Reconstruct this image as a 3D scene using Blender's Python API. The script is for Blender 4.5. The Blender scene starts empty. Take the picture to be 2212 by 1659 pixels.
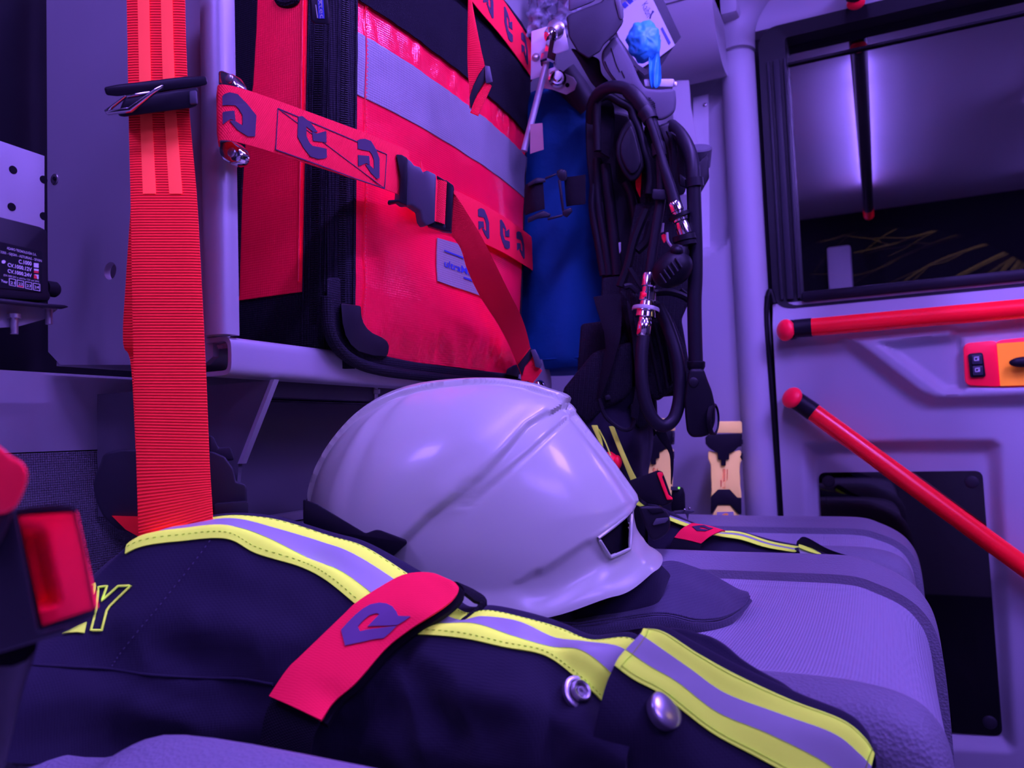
import bpy, bmesh, math, random
from mathutils import Vector, Matrix
from mathutils.noise import noise
from mathutils.geometry import tessellate_polygon

R = math.radians
SC = bpy.context.scene
COL = SC.collection
random.seed(7)

# ------------------------------------------------------------------ camera
PW, PH, PF = 2212.0, 1659.0, 1700.0          # photograph size and focal length in its pixels
YAW, PITCH, ROLL = R(25), R(3.65), R(2.1)
EYE = Vector((0.0, 0.0, 0.65))
FWD = Vector((-math.sin(YAW) * math.cos(PITCH), math.cos(YAW) * math.cos(PITCH), math.sin(PITCH)))
_r0 = FWD.cross(Vector((0, 0, 1))).normalized()
_u0 = _r0.cross(FWD).normalized()
RT = (_r0 * math.cos(ROLL) - _u0 * math.sin(ROLL)).normalized()
UP = (_r0 * math.sin(ROLL) + _u0 * math.cos(ROLL)).normalized()
cam_data = bpy.data.cameras.new('camera')
cam_data.sensor_width = 36.0
cam_data.lens = PF / PW * 36.0
cam_data.clip_start = 0.01
cam_data.dof.use_dof = True
cam_data.dof.focus_distance = 0.72
cam_data.dof.aperture_fstop = 9.0
cam = bpy.data.objects.new('camera', cam_data)
M3 = Matrix((RT, UP, -FWD)).transposed()
cam.matrix_world = Matrix.Translation(EYE) @ M3.to_4x4()
COL.objects.link(cam)
SC.camera = cam

# ------------------------------------------------------------------ world, exposure
world = bpy.data.worlds.new('night')
SC.world = world
world.use_nodes = True
world.node_tree.nodes['Background'].inputs[0].default_value = (0.05, 0.06, 0.10, 1)
world.node_tree.nodes['Background'].inputs[1].default_value = 0.05
SC.view_settings.view_transform = 'Standard'
SC.view_settings.look = 'None'
SC.view_settings.gamma = 1.0
SC.view_settings.exposure = -0.10
SC.view_settings.use_curve_mapping = False

VIOLET = (0.27, 0.145, 1.0)
def area(name, loc, target, sx, sy, power, col=VIOLET):
    l = bpy.data.lights.new(name, 'AREA'); l.shape = 'RECTANGLE'
    l.size = sx; l.size_y = sy; l.energy = power; l.color = col
    o = bpy.data.objects.new(name, l); o.location = loc
    o.rotation_euler = (Vector(target) - Vector(loc)).to_track_quat('-Z', 'Y').to_euler()
    COL.objects.link(o); return o
E_STRIP = 330.0                          # radiance of the strip on top of the ceiling rail
area('front_ceiling_light', (0.95, 0.10, 1.47), (-0.25, 0.70, 0.5), 0.5, 0.35, 8.0)
area('far_fill_light', (0.56, 0.78, 1.47), (0.15, 1.15, 0.4), 0.3, 0.4, 19.0)  # added fill that brightens the door, kept out of the window's reflection
area('middle_fill_light', (0.70, -0.08, 1.47), (0.10, 1.2, 0.4), 0.3, 0.4, 3.5)  # added fill from the viewer's side, aimed at the door
area('near_fill_light', (-0.52, -0.12, 1.46), (-0.45, 0.55, 0.6), 0.25, 0.2, 5.0)  # added fill for the rack panel and belt at the left
area('dash_lamp_light', (1.35, 1.0, 1.15), (-0.1, 0.6, 0.6), 0.06, 0.03, 0.25, (1.0, 0.62, 0.18))

# ------------------------------------------------------------------ pixel of the photograph -> point of the place
def ray(px, py):
    return FWD + RT * ((px - PW / 2) / PF) + UP * ((PH / 2 - py) / PF)
def D(px, py, d): return EYE + ray(px, py) * d
def onX(px, py, x):
    r = ray(px, py); return EYE + r * ((x - EYE.x) / r.x)
def onY(px, py, y):
    r = ray(px, py); return EYE + r * ((y - EYE.y) / r.y)
def onZ(px, py, z):
    r = ray(px, py); return EYE + r * ((z - EYE.z) / r.z)
def proj(p):
    q = p - EYE; d = q.dot(FWD)
    return (PW / 2 + PF * q.dot(RT) / d, PH / 2 - PF * q.dot(UP) / d, d)
def fX(x): return lambda px, py: onX(px, py, x)
def fY(y): return lambda px, py: onY(px, py, y)
def fD(d): return lambda px, py: D(px, py, d)

# ------------------------------------------------------------------ materials
MATS = {}
def mat(name, rgb, rough=0.5, metal=0.0, bump=None, vary=0.0, coat=0.0, spec=0.5, fluor=False, uvrib=None, sheen=0.0):
    """bump = (kind, scale, strength, distance); fluor: dye that gives back more red / green light than falls on it"""
    if name in MATS: return MATS[name]
    m = bpy.data.materials.new(name); m.use_nodes = True
    nt = m.node_tree; N = nt.nodes; L = nt.links
    b = N['Principled BSDF']
    b.inputs['Roughness'].default_value = rough
    b.inputs['Metallic'].default_value = metal
    b.inputs['Specular IOR Level'].default_value = spec
    b.inputs['Coat Weight'].default_value = coat
    b.inputs['Coat Roughness'].default_value = 0.08
    if sheen: b.inputs['Sheen Weight'].default_value = sheen
    b.inputs['Base Color'].default_value = (*rgb, 1)
    tc = N.new('ShaderNodeTexCoord')
    colsock = None
    if vary:
        nz = N.new('ShaderNodeTexNoise'); nz.inputs['Scale'].default_value = 14; nz.inputs['Detail'].default_value = 5
        L.new(tc.outputs['Object'], nz.inputs['Vector'])
        rp = N.new('ShaderNodeMapRange'); rp.inputs['To Min'].default_value = 1 - vary; rp.inputs['To Max'].default_value = 1 + vary
        L.new(nz.outputs['Fac'], rp.inputs['Value'])
        sc = N.new('ShaderNodeVectorMath'); sc.operation = 'SCALE'; sc.inputs[0].default_value = rgb
        L.new(rp.outputs['Result'], sc.inputs['Scale']); colsock = sc.outputs['Vector']
    hgt = None
    if bump:
        kind, s, st, dist = bump
        if kind == 'noise':
            t = N.new('ShaderNodeTexNoise'); t.inputs['Scale'].default_value = s; t.inputs['Detail'].default_value = 3
            L.new(tc.outputs['Object'], t.inputs['Vector']); hgt = t.outputs['Fac']
        elif kind == 'cell':
            t = N.new('ShaderNodeTexVoronoi'); t.inputs['Scale'].default_value = s
            L.new(tc.outputs['Object'], t.inputs['Vector']); hgt = t.outputs['Distance']
        elif kind == 'brush':
            mp = N.new('ShaderNodeMapping'); mp.inputs['Scale'].default_value = (1, 1, 30)
            L.new(tc.outputs['Object'], mp.inputs['Vector'])
            t = N.new('ShaderNodeTexNoise'); t.inputs['Scale'].default_value = s; t.inputs['Detail'].default_value = 2
            L.new(mp.outputs['Vector'], t.inputs['Vector']); hgt = t.outputs['Fac']
        elif kind == 'weave':
            sx = N.new('ShaderNodeSeparateXYZ'); L.new(tc.outputs['Object'], sx.inputs[0])
            prev = None
            for ax in ('X', 'Y', 'Z'):
                mu = N.new('ShaderNodeMath'); mu.operation = 'MULTIPLY'; mu.inputs[1].default_value = s
                L.new(sx.outputs[ax], mu.inputs[0])
                sn = N.new('ShaderNodeMath'); sn.operation = 'SINE'; L.new(mu.outputs[0], sn.inputs[0])
                if prev is None: prev = sn.outputs[0]
                else:
                    ad = N.new('ShaderNodeMath'); ad.operation = 'ADD'; L.new(prev, ad.inputs[0]); L.new(sn.outputs[0], ad.inputs[1]); prev = ad.outputs[0]
            hgt = prev
        bp = N.new('ShaderNodeBump'); bp.inputs['Strength'].default_value = st; bp.inputs['Distance'].default_value = dist
        L.new(hgt, bp.inputs['Height']); L.new(bp.outputs['Normal'], b.inputs['Normal'])
    if uvrib:                                   # woven ribs: (period along, period across, depth, second colour)
        pu, pv, dist, rgb2 = uvrib
        uv = N.new('ShaderNodeUVMap'); sx = N.new('ShaderNodeSeparateXYZ'); L.new(uv.outputs['UV'], sx.inputs[0])
        def wave(sock, per):
            mu = N.new('ShaderNodeMath'); mu.operation = 'MULTIPLY'; mu.inputs[1].default_value = 2 * math.pi / per; L.new(sock, mu.inputs[0])
            sn = N.new('ShaderNodeMath'); sn.operation = 'SINE'; L.new(mu.outputs[0], sn.inputs[0]); return sn.outputs[0]
        h = wave(sx.outputs['X'], pu)
        if pv:
            w2 = wave(sx.outputs['Y'], pv)
            mm = N.new('ShaderNodeMath'); mm.operation = 'MULTIPLY'; L.new(h, mm.inputs[0]); L.new(w2, mm.inputs[1]); h = mm.outputs[0]
        mr = N.new('ShaderNodeMapRange'); mr.inputs['From Min'].default_value = -1; L.new(h, mr.inputs['Value'])
        bp = N.new('ShaderNodeBump'); bp.inputs['Strength'].default_value = 0.7; bp.inputs['Distance'].default_value = dist
        L.new(mr.outputs['Result'], bp.inputs['Height']); L.new(bp.outputs['Normal'], b.inputs['Normal'])
        mx = N.new('ShaderNodeMix'); mx.data_type = 'RGBA'; mx.clamp_factor = False
        mx.inputs['A'].default_value = (*rgb2, 1); mx.inputs['B'].default_value = (*rgb, 1)
        L.new(mr.outputs['Result'], mx.inputs['Factor']); colsock = mx.outputs['Result']
    if fluor:
        df = N.new('ShaderNodeBsdfDiffuse'); df.inputs['Color'].default_value = (*rgb, 1)
        if colsock: L.new(colsock, df.inputs['Color'])
        b.inputs['Base Color'].default_value = (0, 0, 0, 1)
        ad = N.new('ShaderNodeAddShader'); L.new(df.outputs[0], ad.inputs[0]); L.new(b.outputs[0], ad.inputs[1])
        L.new(ad.outputs[0], N['Material Output'].inputs['Surface'])
        if bump or uvrib: L.new(bp.outputs['Normal'], df.inputs['Normal'])
    elif colsock: L.new(colsock, b.inputs['Base Color'])
    MATS[name] = m
    return m

def emit(name, rgb, s):
    m = bpy.data.materials.new(name); m.use_nodes = True
    nt = m.node_tree; e = nt.nodes.new('ShaderNodeEmission')
    e.inputs[0].default_value = (*rgb, 1); e.inputs[1].default_value = s
    nt.links.new(e.outputs[0], nt.nodes['Material Output'].inputs['Surface']); return m
def glassy(name, tint, ior, rough=0.0):
    m = bpy.data.materials.new(name); m.use_nodes = True
    nt = m.node_tree; N = nt.nodes; L = nt.links
    tr = N.new('ShaderNodeBsdfTransparent'); tr.inputs[0].default_value = (*tint, 1)
    gl = N.new('ShaderNodeBsdfGlossy'); gl.inputs['Roughness'].default_value = rough
    fr = N.new('ShaderNodeFresnel'); fr.inputs[0].default_value = ior
    mx = N.new('ShaderNodeMixShader'); L.new(fr.outputs[0], mx.inputs[0]); L.new(tr.outputs[0], mx.inputs[1]); L.new(gl.outputs[0], mx.inputs[2])
    L.new(mx.outputs[0], N['Material Output'].inputs['Surface']); return m

G_WALL = mat('grey_plastic', (0.52, 0.52, 0.54), 0.55, bump=('noise', 400, 0.12, 0.0006))
G_DARKP = mat('dark_grey_plastic', (0.032,0.031,0.040), 0.5, bump=('noise', 500, 0.15, 0.0005), spec=0.2)
G_MIDP = mat('mid_grey_plastic', (0.10,0.098,0.118), 0.5, bump=('noise', 500, 0.1, 0.0005), spec=0.2)
G_CEIL = mat('ceiling_lining', (0.50,0.50,0.52), 0.7)
M_SHEET = mat('painted_sheet_metal', (0.36,0.35,0.37), 0.45, 0.1, vary=0.05)
M_SHEET2 = mat('shaded_sheet_metal', (0.15, 0.145, 0.165), 0.5, 0.1, vary=0.08)  # darker copy of the sheet metal, shade under the rack put into the colour
M_ALU = mat('anodised_aluminium', (0.46,0.45,0.46), 0.4, 0.2, bump=('brush', 60, 0.08, 0.0004), vary=0.08)
M_ALUSHEET = mat('aluminium_sheet', (0.88,0.87,0.88), 0.42, 0.2, bump=('brush', 40, 0.06, 0.0004), vary=0.1)
M_BRKT = mat('white_bracket', (0.66,0.66,0.67), 0.5)
M_CHROME = mat('chrome', (0.85, 0.82, 0.80), 0.12, 1.0)
M_STEEL = mat('steel', (0.6, 0.58, 0.58), 0.3, 0.9)
M_BLACK = mat('black_plastic', (0.014, 0.013, 0.018), 0.42, bump=('noise', 500, 0.1, 0.0004), spec=0.2)
M_RUB = mat('black_rubber', (0.006,0.0055,0.009), 0.5, spec=0.2)
M_RING = mat('matt_black_rail', (0.012, 0.008, 0.010), 0.4)
M_HOSE = mat('hose_rubber', (0.012,0.011,0.017), 0.45, spec=0.2)
M_VOID = mat('dark_void', (0.008, 0.008, 0.012), 0.8, spec=0.2)
M_WEBB = mat('black_webbing', (0.010,0.009,0.015), 0.8, uvrib=(0.0016, 0.003, 0.0005, (0.006, 0.0055, 0.009)), spec=0.2)
M_NAVY = mat('navy_aramid_cloth', (0.021,0.018,0.038), 0.85, bump=('weave', 4200, 0.12, 0.0002), sheen=0.1, spec=0.2)
M_NAVY2 = mat('navy_neck_cloth', (0.085, 0.08, 0.12), 0.8, bump=('weave', 3600, 0.3, 0.0003), sheen=0.2, spec=0.2)
M_BAGBLK = mat('black_bag_fabric', (0.009,0.008,0.014), 0.75, bump=('weave', 3000, 0.4, 0.0004), spec=0.2)
M_FELT = mat('black_velcro', (0.008,0.007,0.013), 0.95, bump=('noise', 900, 0.9, 0.0016), spec=0.2)
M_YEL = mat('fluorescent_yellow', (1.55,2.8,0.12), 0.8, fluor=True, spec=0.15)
M_YELDIM = mat('dull_yellow_band', (1.1, 1.7, 0.10), 0.8, fluor=True, spec=0.15)  # weaker copy of the fluorescent yellow
M_SILV = mat('reflective_silver', (0.47,0.50,0.45), 0.45, 0.0, spec=0.6)
M_SILVB = mat('bag_silver_band', (0.30,0.31,0.30), 0.4, bump=('weave', 2500, 0.3, 0.0003))
M_REDVINYL = mat('fluorescent_red_vinyl', (1.15,0.007,0.05), 0.17, fluor=True, spec=0.75, bump=('weave', 2600, 0.25, 0.0002))
M_REDSIDE = mat('red_bag_side', (1.7, 0.01, 0.06), 0.45, fluor=True, spec=0.4, bump=('weave', 2600, 0.2, 0.0003))
M_REDWEB = mat('red_webbing', (1.6,0.02,0.055), 0.7, fluor=True, spec=0.2, uvrib=(0.0017, 0.0026, 0.0006, (1.25, 0.012, 0.05)))
M_BELT = mat('red_seat_belt_webbing', (2.7,0.06,0.045), 0.6, fluor=True, spec=0.25, uvrib=(0.0021, None, 0.0008, (1.1, 0.012, 0.02)))
M_BELTP = mat('red_seat_belt_plain_band', (2.6,0.20,0.08), 0.6, fluor=True, spec=0.25)
M_REDTUBE = mat('red_handrail', (2.0,0.012,0.03), 0.25, fluor=True, spec=0.5)
M_REDPL = mat('red_plastic', (2.0,0.015,0.065), 0.35, fluor=True, spec=0.45)
M_REDPATCH = mat('red_woven_patch', (1.5,0.022,0.075), 0.8, fluor=True, spec=0.15, bump=('weave', 5200, 0.15, 0.0002))
M_LOGO = mat('dark_woven_logo', (0.055, 0.03, 0.07), 0.8)
M_LOGOP = mat('purple_printed_logo', (0.16, 0.08, 0.20), 0.8)
M_WHITE = mat('white_helmet_shell', (0.62,0.72,0.49), 0.28, coat=0.35)
M_PAPER = mat('white_paper', (0.52,0.53,0.52), 0.7)
M_BLUECOVER = mat('blue_cylinder_cover', (0.002,0.075,0.24), 0.75, bump=('noise', 90, 0.25, 0.003), vary=0.15, spec=0.2)
M_GLOVE = mat('blue_nitrile_glove', (0.05, 0.50, 0.95), 0.45)
M_ORANGE = mat('fluorescent_orange_torch', (2.0,1.75,0.28), 0.5, fluor=True, spec=0.3)
M_HANDLE = mat('orange_handle_shell', (2.4, 0.9, 0.03), 0.35, fluor=True, spec=0.4)
M_INK = mat('dark_ink', (0.02, 0.015, 0.12), 0.6)
M_BLUEINK = mat('blue_ink', (0.03, 0.06, 0.45), 0.6)
M_REDINK = mat('red_ink', (0.9, 0.03, 0.05), 0.6)
M_WHITEINK = mat('white_ink', (0.85, 0.85, 0.85), 0.6)
M_VINYL = mat('seat_vinyl', (0.28,0.275,0.31), 0.55, bump=('cell', 420, 0.5, 0.0012))
M_FABRIC = mat('seat_fabric', (0.50,0.49,0.54), 0.85, bump=('weave', 2600, 0.5, 0.0005), sheen=0.1)
M_MAT = mat('dimpled_backing', (0.27, 0.26, 0.29), 0.6, bump=('weave', 3000, 0.5, 0.0005))
M_GLASSU = glassy('window_glass', (0.42, 0.42, 0.46), 4.6)
M_GLASSL = glassy('smoked_glass', (0.12, 0.12, 0.14), 2.0, 0.01)
M_BAGGY = glassy('clear_plastic_film', (0.85, 0.85, 0.90), 1.25, 0.15)
_n = M_BAGGY.node_tree; _d = _n.nodes.new('ShaderNodeBsdfDiffuse'); _d.inputs[0].default_value = (0.6, 0.6, 0.65, 1)
_m = _n.nodes.new('ShaderNodeMixShader'); _m.inputs[0].default_value = 0.25
_o = _n.nodes['Material Output']; _s = _o.inputs['Surface'].links[0].from_socket
_n.links.new(_s, _m.inputs[1]); _n.links.new(_d.outputs[0], _m.inputs[2]); _n.links.new(_m.outputs[0], _o.inputs['Surface'])
M_REDBTN = mat('red_buckle_button', (3.0, 0.02, 0.10), 0.35, fluor=True, spec=0.4)

# ------------------------------------------------------------------ objects
ORG = {}
def _props(o, label=None, cat=None, group=None, kind=None):
    if label: o['label'] = label
    if cat: o['category'] = cat
    if group: o['group'] = group
    if kind: o['kind'] = kind
    return o
def thing(name, label, cat, loc, group=None):
    o = bpy.data.objects.new(name, None); o.empty_display_size = 0.05
    o.location = loc; COL.objects.link(o); ORG[o.name] = Vector(loc)
    return _props(o, label, cat, group)

def crv(P, n=8, closed=False):
    P = [Vector(p) for p in P]
    if len(P) < 3: return [P[0].lerp(P[1], i / n) for i in range(n + 1)]
    out = []; N = len(P); rng = N if closed else N - 1
    for i in range(rng):
        if closed: a, b, c, d = P[i - 1], P[i], P[(i + 1) % N], P[(i + 2) % N]
        else:
            b, c = P[i], P[i + 1]
            a = P[i - 1] if i else b * 2 - c
            d = P[i + 2] if i + 2 < N else c * 2 - b
        for k in range(n):
            t = k / n
            out.append(0.5 * ((2 * b) + (c - a) * t + (2 * a - 5 * b + 4 * c - d) * t * t + (3 * b - a - 3 * c + d) * t ** 3))
    if not closed: out.append(P[-1])
    return out

class MB:
    def __init__(s): s.v = []; s.f = []; s.uv = []
    def add(s, vs, fs, uvs=None):
        o = len(s.v); s.v += [Vector(v) for v in vs]; s.f += [tuple(i + o for i in f) for f in fs]
        s.uv += uvs if uvs else [(0, 0)] * len(vs); return s
    def bm(s, bm):
        bm.verts.index_update(); s.add([v.co.copy() for v in bm.verts], [[v.index for v in f.verts] for f in bm.faces]); bm.free(); return s
    def box(s, c, size, ax=None, bev=0.0, seg=2):
        """box centred at c; ax = (x, y, z) axes"""
        bm = bmesh.new(); bmesh.ops.create_cube(bm, size=1.0)
        ax = ax or (Vector((1, 0, 0)), Vector((0, 1, 0)), Vector((0, 0, 1)))
        for v in bm.verts: v.co = Vector((v.co.x * size[0], v.co.y * size[1], v.co.z * size[2]))
        if bev: bmesh.ops.bevel(bm, geom=bm.edges[:], offset=bev, segments=seg, affect='EDGES', profile=0.5)
        for v in bm.verts: v.co = Vector(c) + ax[0] * v.co.x + ax[1] * v.co.y + ax[2] * v.co.z
        return s.bm(bm)
    def prism(s, A, B, bev=0.0, seg=2):
        """polygon A and matching polygon B"""
        bm = bmesh.new()
        a = [bm.verts.new(p) for p in A]; b = [bm.verts.new(p) for p in B]; n = len(a)
        bm.faces.new(a); bm.faces.new(b[::-1])
        for i in range(n): bm.faces.new((a[i], b[i], b[(i + 1) % n], a[(i + 1) % n]))
        bmesh.ops.recalc_face_normals(bm, faces=bm.faces[:])
        if bev: bmesh.ops.bevel(bm, geom=bm.edges[:], offset=bev, segments=seg, affect='EDGES', profile=0.5, clamp_overlap=True)
        return s.bm(bm)
    def plate(s, pts, vec, bev=0.0): return s.prism(pts, [Vector(p) + Vector(vec) for p in pts], bev)
    def tube(s, P, r, n=12, sm=6, closed=False, caps=True):
        Q = crv(P, sm, closed) if sm > 1 else [Vector(p) for p in P]
        m = len(Q); rr = r if isinstance(r, (list, tuple)) else [r] * len(P)
        def rad(i):
            t = i / max(1, m - 1) * (len(rr) - 1); k = min(int(t), len(rr) - 2) if len(rr) > 1 else 0
            return rr[0] if len(rr) == 1 else rr[k] + (rr[k + 1] - rr[k]) * (t - k)
        vs, fs = [], []; nrm = None
        for i in range(m):
            T = (Q[(i + 1) % m] - Q[i - 1]) if closed else (Q[min(i + 1, m - 1)] - Q[max(i - 1, 0)])
            if T.length < 1e-9: T = Vector((0, 0, 1))
            T.normalize()
            if nrm is None: nrm = T.orthogonal().normalized()
            nrm = (nrm - T * nrm.dot(T)).normalized(); bi = T.cross(nrm)
            for k in range(n):
                a = 2 * math.pi * k / n; vs.append(Q[i] + (nrm * math.cos(a) + bi * math.sin(a)) * rad(i))
        for i in range(m if closed else m - 1):
            for k in range(n):
                a = i * n + k; b = i * n + (k + 1) % n; j = ((i + 1) % m) * n
                fs.append((a, b, j + (k + 1) % n, j + k))
        if caps and not closed: fs += [tuple(range(n))[::-1], tuple((m - 1) * n + k for k in range(n))]
        return s.add(vs, fs)
    def lathe(s, p, axis, prof, n=24):
        """prof = [(along, radius)...] about axis through p"""
        axis = Vector(axis).normalized(); u = axis.orthogonal().normalized(); w = axis.cross(u)
        vs, fs = [], []; m = len(prof)
        for t, r in prof:
            for k in range(n):
                a = 2 * math.pi * k / n; vs.append(Vector(p) + axis * t + (u * math.cos(a) + w * math.sin(a)) * max(r, 1e-5))
        for i in range(m - 1):
            for k in range(n):
                fs.append((i * n + k, i * n + (k + 1) % n, (i + 1) * n + (k + 1) % n, (i + 1) * n + k))
        fs += [tuple(range(n))[::-1], tuple((m - 1) * n + k for k in range(n))]
        return s.add(vs, fs)
    def ell(s, c, ax, n=20, m=12, fn=None):
        """ellipsoid with axis vectors ax (full radii); fn(unit)->scale"""
        prof = []; vs, fs = [], []
        for i in range(m + 1):
            th = math.pi * i / m
            for k in range(n):
                a = 2 * math.pi * k / n
                d = Vector((math.sin(th) * math.cos(a), math.sin(th) * math.sin(a), math.cos(th)))
                q = d * (fn(d) if fn else 1)
                vs.append(Vector(c) + ax[0] * q.x + ax[1] * q.y + ax[2] * q.z)
        for i in range(m):
            for k in range(n): fs.append((i * n + k, i * n + (k + 1) % n, (i + 1) * n + (k + 1) % n, (i + 1) * n + k))
        return s.add(vs, fs)
    def rib(s, Lp, Rp, th=0.0012, sm=6, nw=6, face=None):
        """strap between two edge lines, th thick, u along in metres, v across in metres"""
        A = crv(Lp, sm); B = crv(Rp, sm); m = len(A); vs, uv, fs = [], [], []; u = 0
        nr = []
        for i in range(m):
            t = (A[min(i + 1, m - 1)] + B[min(i + 1, m - 1)]) - (A[max(0, i - 1)] + B[max(0, i - 1)])
            n_ = t.cross(B[i] - A[i]);
            if n_.length < 1e-12: n_ = nr[-1].copy() if nr else Vector((0, 0, 1))
            n_.normalize(); nr.append(n_)
        mid = m // 2
        tgt = face if face is not None else EYE - (A[mid] + B[mid]) / 2
        sg = 1 if nr[mid].dot(tgt) > 0 else -1
        for i in range(m):
            if i: u += ((A[i] + B[i]) / 2 - (A[i - 1] + B[i - 1]) / 2).length
            for k in range(nw + 1):
                t = k / nw; p = A[i].lerp(B[i], t); w = (B[i] - A[i]).length
                e = th * (1.0 if 0 < k < nw else 0.55)
                vs.append(p + nr[i] * sg * e); uv.append((u, t * w))
        q = len(vs)
        for i in range(m):
            for k in range(nw + 1):
                vs.append(A[i].lerp(B[i], k / nw)); uv.append(uv[i * (nw + 1) + k])
        W_ = nw + 1
        for i in range(m - 1):
            for k in range(nw):
                a = i * W_ + k; fs.append((a, a + 1, a + W_ + 1, a + W_)); fs.append((q + a, q + a + W_, q + a + W_ + 1, q + a + 1))
            a = i * W_; fs.append((a, a + W_, q + a + W_, q + a)); a = i * W_ + nw; fs.append((a, q + a, q + a + W_, a + W_))
        for i in (0, m - 1):
            for k in range(nw):
                a = i * W_ + k; f = (a, q + a, q + a + 1, a + 1); fs.append(f if i == 0 else f[::-1])
        s.add(vs, fs, uv); return s
    def done(s, name, m, parent=None, label=None, cat=None, group=None, kind=None, flat=False, ang=38, fix=True):
        me = bpy.data.meshes.new(name)
        if parent is not None: org = ORG[parent.name]
        elif s.v:
            lo = Vector((min(v.x for v in s.v), min(v.y for v in s.v), min(v.z for v in s.v)))
            hi = Vector((max(v.x for v in s.v), max(v.y for v in s.v), max(v.z for v in s.v)))
            org = Vector(((lo.x + hi.x) / 2, (lo.y + hi.y) / 2, lo.z))
        me.from_pydata([v - org for v in s.v], [], s.f)
        if fix:
            bm = bmesh.new(); bm.from_mesh(me); bmesh.ops.recalc_face_normals(bm, faces=bm.faces[:]); bm.to_mesh(me); bm.free()
        if any(u != (0, 0) for u in s.uv):
            ul = me.uv_layers.new(name='uv')
            for lp in me.loops: ul.data[lp.index].uv = s.uv[lp.vertex_index]
        me.materials.append(m)
        if not flat:
            me.shade_smooth(); me.set_sharp_from_angle(angle=R(ang))
        me.update()
        o = bpy.data.objects.new(name, me); COL.objects.link(o)
        ORG[o.name] = org
        if parent is not None: o.parent = parent
        else: o.location = org
        return _props(o, label, cat, group, kind)

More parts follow.
